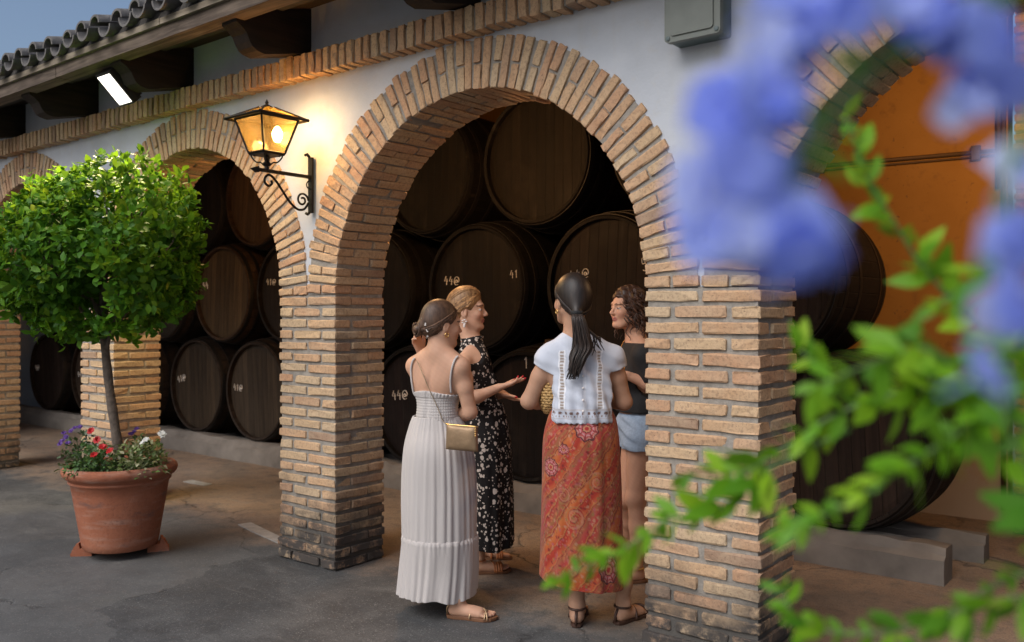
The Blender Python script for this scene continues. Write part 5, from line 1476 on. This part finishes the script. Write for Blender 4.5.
# ---- curly haired woman in a black shirt, half behind the pillar
def woman_curly():
    z0 = 5.20; W = lambda u, v, d=0.0: atz(u, v, z0+d)
    base = onground(637, 578); base[2] = 0
    root = tag(empty('person', base), 'curly haired woman in a black shirt and denim shorts half hidden by the brick pillar', 'person')
    fd = -RIGHT*.96-FWD*.28
    H = Head(W(627, 309.5, 0), -RIGHT*.88-FWD*.46, .02, 0, 1.02)
    T = SDF(); nk = W(636, 338, .01); shL, shR = W(644, 355, -.165), W(637, 354, .17)
    chest, waist, hip = W(638, 378, 0), W(637, 405, 0), W(639, 425, 0)
    torso(T, nk, shL, shR, chest, waist, hip, fd, wch=.130, wwa=.118, whi=.158)
    S = SDF().copy_from(T); H.build(S, nk)
    elL, wrL = W(655, 387, -.17), W(629, 376, -.17); arm(S, shL, elL, wrL); hand(S, wrL, -RIGHT*.9+UP*.15, UP*.5+FWD*.5, left=True)
    elR, wrR = W(640, 390, .22), W(618, 384, .12); arm(S, shR, elR, wrR); hand(S, wrR, -RIGHT*.8-FWD*.4, UP*.6)
    hl, tl = onground(645, 582), onground(622, 583); tl = step(hl, tl); hr, tr = onground(636, 564), onground(614, 566); tr = step(hr, tr)
    legs = []
    for h_, t_, lf, kx, sg in ((hl, tl, True, 636, -.085), (hr, tr, False, 627, .085)):
        an = h_+(t_-h_)/.245*.055+UP*.098; kn = W(kx, 498, sg); th_ = hip-UP*.08+FWD*sg
        foot(S, h_, t_, an, None, left=lf); mid = an*.42+kn*.58-fd*.018
        S.cone(an, mid, .035, .053, .03); S.cone(mid, kn, .053, .053, .03); S.cone(kn, th_, .055, .088, .03); S.ell(kn+fd*.018, (.04, .04, .045), None, .03); legs.append((an, kn, th_, h_, t_, lf))
    body_part(root, 'body', S, base, SKIN['d'], H)
    for an, kn, th_, h_, t_, lf in legs: sandal(root, h_, t_, an, M['tan_sole'], M['yellow_strap'], 'wide', base, lf)
    # curls
    S = SDF(); sleek_cap(S, H, 1.06); H.e(S, (-.055, 0, -.03), (.075, .088, .10), .03); H.e(S, (.125, 0, -.045), (.094, .115, .108), .03, True)
    v, f = sdf_mesh(S, .005); v += .006*np.sin(v*130+np.roll(v, 1, 1)*110); mesh_obj('hair', v-base, f, M['hair_curl'], root)
    paths = []
    for k in range(340):
        a = rng.uniform(-2.6, 2.6)+PI; el = rng.uniform(-.2, 1.3); r0 = .098
        p0 = np.array([-.025+r0*math.cos(a)*math.cos(el)*1.0, .088*math.sin(a)*math.cos(el), .045+.095*math.sin(el)])
        if p0[0] > .055 and p0[2] < .085: continue
        L = rng.uniform(.06, .22); n = 22; turns = L/rng.uniform(.024, .040); cr_ = rng.uniform(.005, .013); pts = []
        for t in np.linspace(0, 1, n):
            q = p0+np.array([-.025*t, p0[1]*.25*t, -L*t]); pts.append(H.w(q[0]+cr_*math.cos(turns*2*PI*t/2+k), q[1]+cr_*math.sin(turns*2*PI*t/2+k), q[2]))
        paths.append(pts)
    strands(root, 'curls', M['hair_curl'], paths, .0040, base)
    B = SDF().copy_from(T); l = np.cross(UP, fd); sd2 = []
    for s_, e in ((shL, elL), (shR, elR)):
        d = e-s_; d /= np.linalg.norm(d); B.cone(s_, s_+d*.17, .055, .058, .03); sd2.append((s_, d))
    B.ell(waist, (.105, .15, .14), np.stack([fd, l, UP]), .04)
    zt_, zb_ = W(636, 346)[2], W(637, 411)[2]
    def clip(P):
        z = P[..., 2]; r = np.maximum(z-zt_-.02, zb_-z); r = np.maximum(r, .062-np.linalg.norm(P-(nk+UP*.03+fd*.03), axis=-1))
        for s_, d in sd2: q = (P-s_)@d; near = np.linalg.norm(P-(s_+d*.16), axis=-1) < .10; r = np.maximum(r, np.where(near, q-.150, -.05))
        return r
    v, f = sdf_mesh(B, .005, .010, clip); mesh_obj('shirt', v-base, f, M['blackcloth'], root)
    D = SDF(); D.ell(hip, (.122, .165, .135), np.stack([fd, l, UP]), .04)
    for an, kn, th_, *_ in legs: D.cone(hip+(th_-hip)*.9, kn*.42+th_*.58, .105, .098, .03)
    zc = W(637, 447)[2]; zt2 = W(637, 407)[2]
    v, f = sdf_mesh(D, .005, .006, lambda P: np.maximum(zc-P[..., 2], P[..., 2]-zt2)); v += .003*np.sin(v[:, [2]]*90+v[:, [0]]*40)
    M['denim'] = simple('pale_denim', (.27, .35, .46), .85, var=.3, nscale=70, bump=.3); mesh_obj('shorts', v-base, f, M['denim'], root)
    M['lany'] = simple('orange_lanyard', (.62, .25, .04), .6)
    mb = MB()
    for sg in (-1, 1):
        pts = [nk-fd*.045+UP*.035, nk+l*sg*.055+UP*.022, nk+l*sg*.075+fd*.055-UP*.04, chest+l*sg*.05+fd*.125+UP*.03, chest+l*sg*.012+fd*.145-UP*.06]
        mb.tube(smooth_poly([tuple(p) for p in pts], 5)-base, .007, 6, flat=.4)
    mb.build('lanyard', M['lany'], root, True)
woman_curly()

# ------------------------------------------------------------------ leaves
def leaf_template(L, Wd, fold=.25, droop=.15, n=4, tip=.6):
    """a pointed, folded leaf along +x, width along y, up +z"""
    v = []; f = []
    for i in range(n+1):
        t = i/n; w_ = Wd*math.sin(PI*min(1, t**tip*.97+.015))*.5+.0005
        z = -droop*L*t*t
        v += [(t*L, -w_, z+w_*fold), (t*L, 0, z), (t*L, w_, z+w_*fold)]
    for i in range(n):
        a = i*3; f += [(a, a+3, a+4, a+1), (a+1, a+4, a+5, a+2)]
    return np.array(v), np.array(f)
class Leaves:
    def __init__(s): s.v = []; s.f = []; s.t = []; s.n = 0
    def add(s, tmpl, P, X, Nrm, S, tone):
        """many leaves at once: positions, directions, normals, sizes, tones"""
        v, f = tmpl; P = np.asarray(P, float); X = np.asarray(X, float); X = X/np.linalg.norm(X, axis=1)[:, None]
        Y = np.cross(Nrm, X); Y /= np.linalg.norm(Y, axis=1)[:, None]+1e-9; Z = np.cross(X, Y)
        V = P[:, None]+S[:, None, None]*(v[None, :, 0:1]*X[:, None]+v[None, :, 1:2]*Y[:, None]+v[None, :, 2:3]*Z[:, None])
        k = len(v); n = len(P)
        s.v.append(V.reshape(-1, 3)); s.f.append((f[None]+(np.arange(n)*k)[:, None, None]+s.n).reshape(-1, 4)); s.t.append(np.repeat(tone, k)); s.n += n*k
    def build(s, name, mat, parent, base):
        return mesh_obj(name, np.vstack(s.v)-base, np.vstack(s.f), mat, parent, True, None, {'tone': ('FLOAT', np.concatenate(s.t))})
def unit(n, r=rng):
    d = r.normal(0, 1, (n, 3)); return d/np.linalg.norm(d, axis=1)[:, None]
def lump(d, seed, amp):
    """smooth bumps over directions"""
    r = np.random.default_rng(seed); s_ = np.zeros(len(d))
    for _ in range(14): k = r.normal(0, 3.2, 3); s_ += np.sin(d@k+r.random()*6.28)
    return 1+amp*s_/3.7

# ------------------------------------------------------------------ tree in the terracotta pot
POT = np.array([-5.595, -.60, 0.0])
tree = tag(empty('potted_tree', POT+UP*.50), 'round clipped green tree on a single bare trunk growing in the terracotta pot', 'tree')
tb = POT+UP*.50
M['bark'] = simple('grey_brown_bark', (.13, .10, .078), .9, var=.6, nscale=35, bump=.8)
M['leaf'] = m_leaf('tree_leaf', [(0, (.033, .11, .008)), (.35, (.074, .215, .010)), (.7, (.15, .31, .012)), (.9, (.23, .34, .014)), (1, (.33, .36, .02))], .34, .5, .22)
CC = np.array([-5.68, -.655, 1.955])
top_ = atz(102, 335, 5.77)
tr_pts = smooth_poly([tuple(POT+UP*.50+RIGHT*.01), tuple(atz(117, 440, 5.77)), tuple(atz(110, 392, 5.77)), tuple(atz(105, 345, 5.77)), tuple(atz(103, 305, 5.77)), tuple(CC+UP*.05)], 5)
rad_ = np.linspace(.033, .022, len(tr_pts))*(1+.06*np.sin(np.arange(len(tr_pts))*1.7))
MB().tube(tr_pts-tb, rad_, 14).build('trunk', M['bark'], tree, True)
D = unit(1650); D[:, 2] = np.where(D[:, 2] < -.85, -.85*rng.random(len(D))**.5, D[:, 2]); D /= np.linalg.norm(D, axis=1)[:, None]
rr_ = rng.random(len(D))**.30
shape = lump(D, 11, .125)
RX = np.array([.775, .72, .61])
tips = CC+D*RX*(rr_*shape)[:, None]
tips[:, 2] = np.maximum(tips[:, 2], 1.385+.05*np.sin(tips[:, 0]*9)+.03*rng.random(len(tips)))
# clear a gap under the crown on the right, where the branches show
lat = (tips-CC)@RIGHT; keep = ~((np.abs(lat-.14) < .15) & (np.abs(tips[:, 2]-1.68) < .15) & ((tips-CC)@FWD < .12))
tips, D, rr_ = tips[keep], D[keep], rr_[keep]
mb = MB()
fork = tr_pts[-8]
for k in range(11):
    a = k*2*PI/11+rng.normal(0, .2); el = rng.uniform(.05, 1.1); e = CC+np.array([math.cos(a)*math.cos(el)*.55, math.sin(a)*math.cos(el)*.52, math.sin(el)*.5-.12])
    st = tr_pts[-int(rng.integers(4, 14))]; m = st*.5+e*.5+UP*rng.uniform(-.06, .02)+rng.normal(0, .03, 3)
    mb.tube(smooth_poly([tuple(st), tuple(st*.75+m*.25+UP*.02), tuple(m), tuple(e)], 4)-tb, np.linspace(.017, .005, 13), 7)
    for j in range(9):
        q = tips[rng.integers(len(tips))]
        near = tips[np.argsort(np.linalg.norm(tips-e, axis=1))[j*9]]
        s_ = m*(1-j/10)+e*j/10; mb.tube(smooth_poly([tuple(s_), tuple((s_+near)/2+rng.normal(0, .02, 3)), tuple((s_+near*2)/3), tuple(near)], 2)-tb, np.linspace(.006, .002, 7), 5)
mb.build('branches', M['bark'], tree, True)
LV = Leaves(); tm = [leaf_template(.060, .032, .22, .18, 5, 1.05), leaf_template(.046, .028, .3, .3, 5, 1.0), leaf_template(.070, .034, .15, .1, 5, 1.1)]
for i in range(len(tips)):
    n = int(rng.integers(8, 13)); ax = D[i]*.75+UP*.45+rng.normal(0, .35, 3); ax /= np.linalg.norm(ax)
    dirs = unit(n)*.95+ax*.55; dirs /= np.linalg.norm(dirs, axis=1)[:, None]
    nr = ax[None]*.9+D[i]*.4+UP*.3+rng.normal(0, .35, (n, 3))
    P = tips[i]+rng.normal(0, .014, (n, 3))+ax*rng.uniform(-.05, .012, (n, 1))
    young = rng.random() < .22
    tone = np.clip(rng.normal(.27, .16, n)+(.34 if young else 0)+.05*(D[i][2]), 0, 1)
    LV.add(tm[i % 3], P, dirs, nr, rng.uniform(.6, 1.25, n), tone)
LV.build('crown', M['leaf'], tree, tb)

# pot
def m_terracotta():
    N = Nodes('weathered_terracotta'); p = N.coord(); n1 = N.noise(p, 3.0, 6, .6); n2 = N.noise(N.coord('Object', (4, 4, 22)), 1, 5, .6); n3 = N.noise(p, 60, 4)
    c = N.ramp(n1, [(.3, (.25, .085, .045)), (.55, (.33, .12, .065)), (.75, (.40, .175, .105))])
    c = N.mix(N.ramp(n2, [(.5, 0), (.72, .55)]), c, (.40, .26, .20)); st = N.noise(N.coord('Object', (3.5, 3.5, 9)), 1.0, 5, .65)
    c = N.mix(N.ramp(st, [(.56, 0), (.68, .75)]), c, (.13, .085, .075)); c = N.mix(N.ramp(n3, [(.3, .4), (.45, 0)]), c, (.16, .06, .04))
    N.set(Base_Color=c, Roughness=.85); N.b.inputs['Specular IOR Level'].default_value = .25; N.bump(N.math('ADD', n3, N.math('MULTIPLY', n1, 1.5)), .3, .008); return N.m
M['terra'] = m_terracotta()
pot = tag(empty('flower_pot', POT), 'large weathered terracotta pot with a rolled rim holding the tree', 'pot')
prof = [(0, .052), (.235, .052), (.248, .06), (.258, .10), (.272, .18), (.292, .29), (.312, .40), (.326, .475), (.338, .482), (.342, .49), (.338, .498), (.345, .51), (.366, .520), (.378, .535), (.384, .553), (.380, .572), (.366, .586), (.350, .590), (.336, .582), (.328, .56), (.322, .53), (.315, .45)]
prof = [(r*.915, z) for r, z in prof]
v0 = MB().lathe(prof, 72).build('pot_body', M['terra'], pot); autosmooth(v0, 50)
M['soil'] = simple('dark_soil', (.03, .022, .016), .95, var=.6, nscale=40, bump=1)
MB().lathe([(.30, .525), (.2, .535), (0, .54)], 32).build('soil', M['soil'], pot, True)
for k, (u, v_, lb) in enumerate(((88, 554, 'small terracotta pot foot at the left under the big pot'), (144, 551, 'small terracotta pot foot at the right under the big pot'), (152, 530, 'small terracotta pot foot at the back right under the big pot'))):
    c = onground(u, v_); c[2] = 0; d = c-POT; d[2] = 0; d = d/np.linalg.norm(d)
    c = POT+d*(.232 if k < 2 else .22); ang = math.atan2(d[1], d[0])
    mb = MB(); pr_ = [(-.07, 0), (.062, 0), (.064, .018), (.056, .022), (.054, .040), (.046, .044), (.042, .062), (.032, .066), (.028, .080), (.012, .086), (.004, .050), (-.07, .050)]
    mb.prism([(x, z) for x, z in pr_], 'y', -.055, .055)
    o = mb.build('pot_foot', M['terra'], loc=None); o.location = c; o.rotation_euler = (0, 0, ang); tag(o, lb, 'pot foot', 'terracotta feet under the pot')

# bedding plants round the trunk
def bed_plant(name, label, cat, c, rad, hgt, nleaf, leafm, flowers):
    base = np.array([c[0], c[1], .535]); root = tag(empty(name, base), label, cat, 'bedding plants in the terracotta pot')
    nleaf = int(nleaf*1.8); hgt *= 1.15; mb = MB(); LVs = Leaves(); t_ = leaf_template(.036, .022, .2, .25)
    d = unit(nleaf); d[:, 2] = np.abs(d[:, 2]); r_ = rng.random(nleaf)**.4
    P = base+d*np.array([rad, rad, hgt])*r_[:, None]
    LVs.add(t_, P, d+unit(nleaf)*.8, d*.5+UP+rng.normal(0, .3, (nleaf, 3)), rng.uniform(.6, 1.15, nleaf), np.clip(rng.normal(.45, .22, nleaf), 0, 1))
    LVs.build('foliage', leafm, root, base)
    for k in range(22):
        e = P[rng.integers(nleaf)]; s_ = base+rng.normal(0, rad*.25, 3)*np.array([1, 1, 0]); mb.tube(np.array([s_, (s_+e)/2+UP*.02, e])-base, .0028, 5)
    mb.build('stems', M['stem'], root, True)
    for (fname, mat, pts, size, npet) in flowers:
        for p in pts:
            F = Leaves(); pt = leaf_template(size, size*.75, .1, .2, 3, .8)
            for ring in range(2 if npet > 5 else 1):
                a = np.linspace(0, 2*PI, npet, endpoint=False)+ring*.4; up = UP*.9-FWD*.7+rng.normal(0, .25, 3); up /= np.linalg.norm(up); e1 = np.cross(up, [1, .2, 0]); e1 /= np.linalg.norm(e1); e2 = np.cross(up, e1)
                dd = np.cos(a)[:, None]*e1+np.sin(a)[:, None]*e2+up*(.35+.5*ring)
                F.add(pt, np.tile(np.asarray(p, float), (npet, 1)), dd, np.tile(up, (npet, 1)), np.full(npet, 1-.2*ring), rng.random(npet))
            F.build(fname, mat, root, base)
M['stem'] = simple('green_stem', (.06, .10, .03), .7)
M['gleaf'] = m_leaf('geranium_leaf', [(0, (.035, .085, .022)), (.6, (.085, .18, .04)), (1, (.15, .23, .06))], .2, .5)
M['vleaf'] = m_leaf('variegated_leaf', [(0, (.07, .13, .03)), (.4, (.18, .25, .07)), (.6, (.40, .40, .22)), (1, (.55, .53, .36))], .2, .5)
M['pleaf'] = m_leaf('purple_tinged_leaf', [(0, (.05, .075, .035)), (.6, (.09, .14, .055)), (1, (.16, .13, .13))], .2, .5)
M['red'] = m_leaf('red_petal', [(0, (.45, .008, .012)), (1, (.62, .015, .02))], .2, .6); M['purple'] = m_leaf('purple_petal', [(0, (.10, .035, .24)), (1, (.16, .06, .34))], .2, .6); M['white'] = m_leaf('white_petal', [(0, (.70, .70, .66)), (1, (.8, .8, .76))], .2, .6)
def pp(u, v_, d): return atz(u, v_, 5.80+d)
bed_plant('geranium', 'bushy red flowering plant left of the trunk in the pot', 'flowers', POT[:2]-RIGHT[:2]*.10-FWD[:2]*.16, .17, .19, 260, M['gleaf'], [('red_flower', M['red'], [pp(97, 440, -.27), pp(94, 455, -.30), pp(110, 451, -.32), pp(91, 431, -.2), pp(103, 447, -.31)], .028, 8)])
bed_plant('trailing_purple_plant', 'dark leafy plant with purple flowers spilling over the left of the pot', 'flowers', POT[:2]-RIGHT[:2]*.25+FWD[:2]*.02, .15, .22, 230, M['pleaf'], [('purple_flower', M['purple'], [pp(*q) for q in ((62, 441, -.05), (66, 437, -.1), (60, 444, -.08), (71, 431, -.05), (75, 428, 0), (68, 443, -.12), (80, 427, .05), (64, 433, 0))], .020, 6)])
bed_plant('variegated_plant', 'cream and green leaved plant with white flowers right of the trunk', 'flowers', POT[:2]+RIGHT[:2]*.16-FWD[:2]*.10, .19, .20, 340, M['vleaf'], [('white_flower', M['white'], [pp(143, 443, -.25), pp(161, 433, -.1), pp(146, 440, -.24), pp(163, 435, -.05)], .026, 6)])
bed_plant('violet_plant', 'small plant with violet flowers just behind the trunk', 'flowers', POT[:2]+RIGHT[:2]*.10+FWD[:2]*.14, .14, .20, 160, M['gleaf'], [('violet_flower', M['purple'], [pp(134, 432, .05), pp(137, 429, .08), pp(131, 434, .05)], .022, 6)])

# ------------------------------------------------------------------ plumbago in front, close to the viewer
base = CAM+RIGHT*1.05+FWD*.95; base[2] = 0
plumb = tag(empty('plumbago_shrub', base), 'leafy plumbago shrub with pale blue flowers reaching in from the right, close and blurred', 'shrub')
M['pgleaf'] = m_leaf('plumbago_leaf', [(0, (.075, .25, .012)), (.5, (.17, .42, .014)), (1, (.33, .56, .02))], .45, .5, .4)
M['pgstem'] = simple('plumbago_stem', (.10, .19, .045), .6)
N = Nodes('plumbago_petal'); t = N.attr('tone'); c = N.ramp(t, [(0, (.22, .31, .88)), (.5, (.42, .52, .95)), (1, (.68, .75, .97))]); N.set(Base_Color=c, Roughness=.6)
tr = N.n('BsdfTranslucent'); N.l(c, tr.inputs[0]); mx = N.n('MixShader'); mx.inputs[0].default_value = .5; N.l(N.b.outputs[0], mx.inputs[1]); N.l(tr.outputs[0], mx.inputs[2]); N.l(mx.outputs[0], N.out.inputs[0]); M['petal'] = N.m
stems = MB(); PL = Leaves(); lt = leaf_template(.048, .0185, .12, .22, 5, .95); lt2 = leaf_template(.030, .012, .2, .3, 4, .95)
def shoot(pts, r0=.0026, r1=.0012, leaves=None, dens=30, size=1.0, start=.0, tone=.5):
    P = smooth_poly([tuple(atz(*p)) if len(p) == 3 and p[2] < 4 and p[0] > 5 else tuple(p) for p in pts], 6)
    stems.tube(P-base, np.linspace(r0, r1, len(P)), 6)
    d = np.linalg.norm(np.diff(P, axis=0), axis=1); s_ = np.concatenate([[0], np.cumsum(d)]); L = s_[-1]
    n = int(1.65*dens*L*(1-start)); q = np.linspace(start*L, L, n)+rng.normal(0, .004, n); q = np.clip(q, 0, L)
    X = np.stack([np.interp(q, s_, P[:, i]) for i in range(3)], 1); T = np.stack([np.interp(np.clip(q+.01, 0, L), s_, P[:, i])-np.interp(np.clip(q-.01, 0, L), s_, P[:, i]) for i in range(3)], 1)
    T /= np.linalg.norm(T, axis=1)[:, None]+1e-9
    for k in range(n):
        m = int(rng.integers(2, 5)); side = unit(m); side -= T[k]*(side@T[k])[:, None]; side /= np.linalg.norm(side, axis=1)[:, None]+1e-9
        dirs = side+T[k]*rng.uniform(.3, 1.0, (m, 1)); nr = UP*.45-FWD*.5+T[k]*-.3+rng.normal(0, .45, (m, 3))
        sz = size*rng.uniform(.4, 1.4, m)*(1-.25*(q[k]/L))
        PL.add(lt if rng.random() < .72 else lt2, np.tile(X[k], (m, 1)), dirs, nr, sz, np.clip(rng.normal(tone, .30, m), 0, 1))
    return P
ent = lambda u, v_, z: (u, v_, z)
root_ = tuple(base)
def stem_from_root(first):
    """woody stem from the ground up to where a shoot comes into view"""
    e = atz(*first); s_ = base+rng.normal(0, .05, 3)*np.array([1, 1, 0]); m = s_*.45+e*.55+RIGHT*.22+UP*.12
    P = smooth_poly([tuple(s_), tuple(s_*.6+m*.4+UP*.15), tuple(m), tuple(e)], 6); stems.tube(P-base, np.linspace(.007, .003, len(P)), 6)
shoots = [
    ([(1060, 420, .98), (985, 335, .98), (925, 270, .97), (890, 215, .96), (866, 175, .95), (846, 118, .94)], dict(dens=40, size=.85, start=.1, tone=.7)),
    ([(1075, 360, .86), (1010, 392, .80), (960, 432, .77), (900, 470, .76), (850, 502, .78), (790, 530, .82)], dict(dens=52, size=.95, tone=.5)),
    ([(1085, 330, .95), (990, 385, .92), (900, 392, .93), (830, 418, .95), (775, 455, .97), (725, 480, .99), (690, 475, 1.0)], dict(dens=40, size=1.0, tone=.5)),
    ([(850, 430, .95), (780, 462, .97), (725, 505, 1.0), (668, 520, 1.02), (630, 545, 1.04), (585, 568, 1.06), (556, 577, 1.07)], dict(dens=40, size=.85, start=.25, tone=.6)),
    ([(1070, 470, .78), (990, 400, .77), (930, 350, .76), (880, 360, .78), (820, 385, .82)], dict(dens=40, size=.9, tone=.45)),
    ([(1090, 590, .82), (1000, 600, .85), (930, 622, .88), (860, 634, .9), (800, 622, .93), (782, 590, .95)], dict(dens=42, size=.72, tone=.45)),
    ([(1090, 560, .9), (1020, 575, .9), (950, 610, .92), (900, 650, .94)], dict(dens=40, size=.8, tone=.42)),
    ([(1080, 240, .72), (1000, 270, .74), (945, 300, .76), (900, 335, .8)], dict(dens=30, size=.8, tone=.5)),
    ([(1085, 300, .88), (1010, 340, .90), (950, 370, .91), (880, 400, .93), (830, 372, .95), (800, 350, .97)], dict(dens=44, size=.8, tone=.6)),
    ([(1070, 540, .7), (1030, 470, .70), (1005, 420, .70), (1000, 350, .70)], dict(dens=34, size=.9, tone=.35)),
]
for pts, kw in shoots:
    if pts[0][0] > 1024: stem_from_root(pts[0])
    shoot(pts, **kw)
# the dark near stem under the flower heads
stem_from_root((1070, -40, .42))
shoot([(1070, -40, .42), (960, 5, .40), (885, 55, .385), (835, 110, .37), (800, 165, .36), (775, 215, .35)], .0042, .003, dens=34, size=.45, tone=.15)
stem_from_root((1090, 60, .36)); shoot([(1090, 60, .36), (1040, 110, .36), (1010, 170, .36), (995, 260, .36)], .0035, .002, dens=16, size=.4, tone=.3)
stems.build('stems', M['pgstem'], plumb, True); PL.build('foliage', M['pgleaf'], plumb, base)
pet = leaf_template(.0145, .0150, .05, .12, 4, 1.15)
def flower_head(u, v_, z, rad, n, seed):
    r = np.random.default_rng(seed); c = atz(u, v_, z); F = Leaves(); tb_ = MB(); rw = rad*z/FPX
    d = unit(n, r); 
    for k in range(n):
        p = c+d[k]*rw*r.random()**.45*np.array([1, 1, 1]); up = d[k]*.7-FWD*.55+r.normal(0, .3, 3); up /= np.linalg.norm(up); e1 = np.cross(up, [.3, .2, 1]); e1 /= np.linalg.norm(e1); e2 = np.cross(up, e1)
        a = np.linspace(0, 2*PI, 5, endpoint=False)+r.random()*6; dd = np.cos(a)[:, None]*e1+np.sin(a)[:, None]*e2+up*.12
        F.add(pet, np.tile(p, (5, 1)), dd, np.tile(up, (5, 1)), np.full(5, r.uniform(.9, 1.15)), np.full(5, r.random())); tb_.tube(np.array([p-base, p-up*.022-base]), [.0011, .0009], 5, cap=False)
    o = F.build('flower_head', M['petal'], plumb, base); tb_.tube(np.array([c-base, c+UP*.01-base]), .003, 6); q = tb_.build('flower_tubes', M['petal'], None, True); q.parent = o
for i, a in enumerate([(722, 225, .345, 34, 8), (775, 235, .345, 42, 11), (745, 170, .345, 40, 9), (815, 250, .35, 26, 5), (700, 190, .35, 22, 3), (735, 110, .34, 30, 5), (775, 100, .345, 26, 4), (800, 45, .35, 34, 7), (770, 10, .36, 26, 4), (850, 5, .36, 34, 6), (910, 0, .37, 30, 4), (965, 25, .37, 46, 6), (1008, 60, .37, 30, 3), (975, 110, .38, 22, 2), (1018, 240, .36, 26, 5), (1004, 310, .36, 24, 4), (1026, 180, .36, 20, 2), (985, 380, .36, 16, 1)]):
    flower_head(*a, seed=40+i)
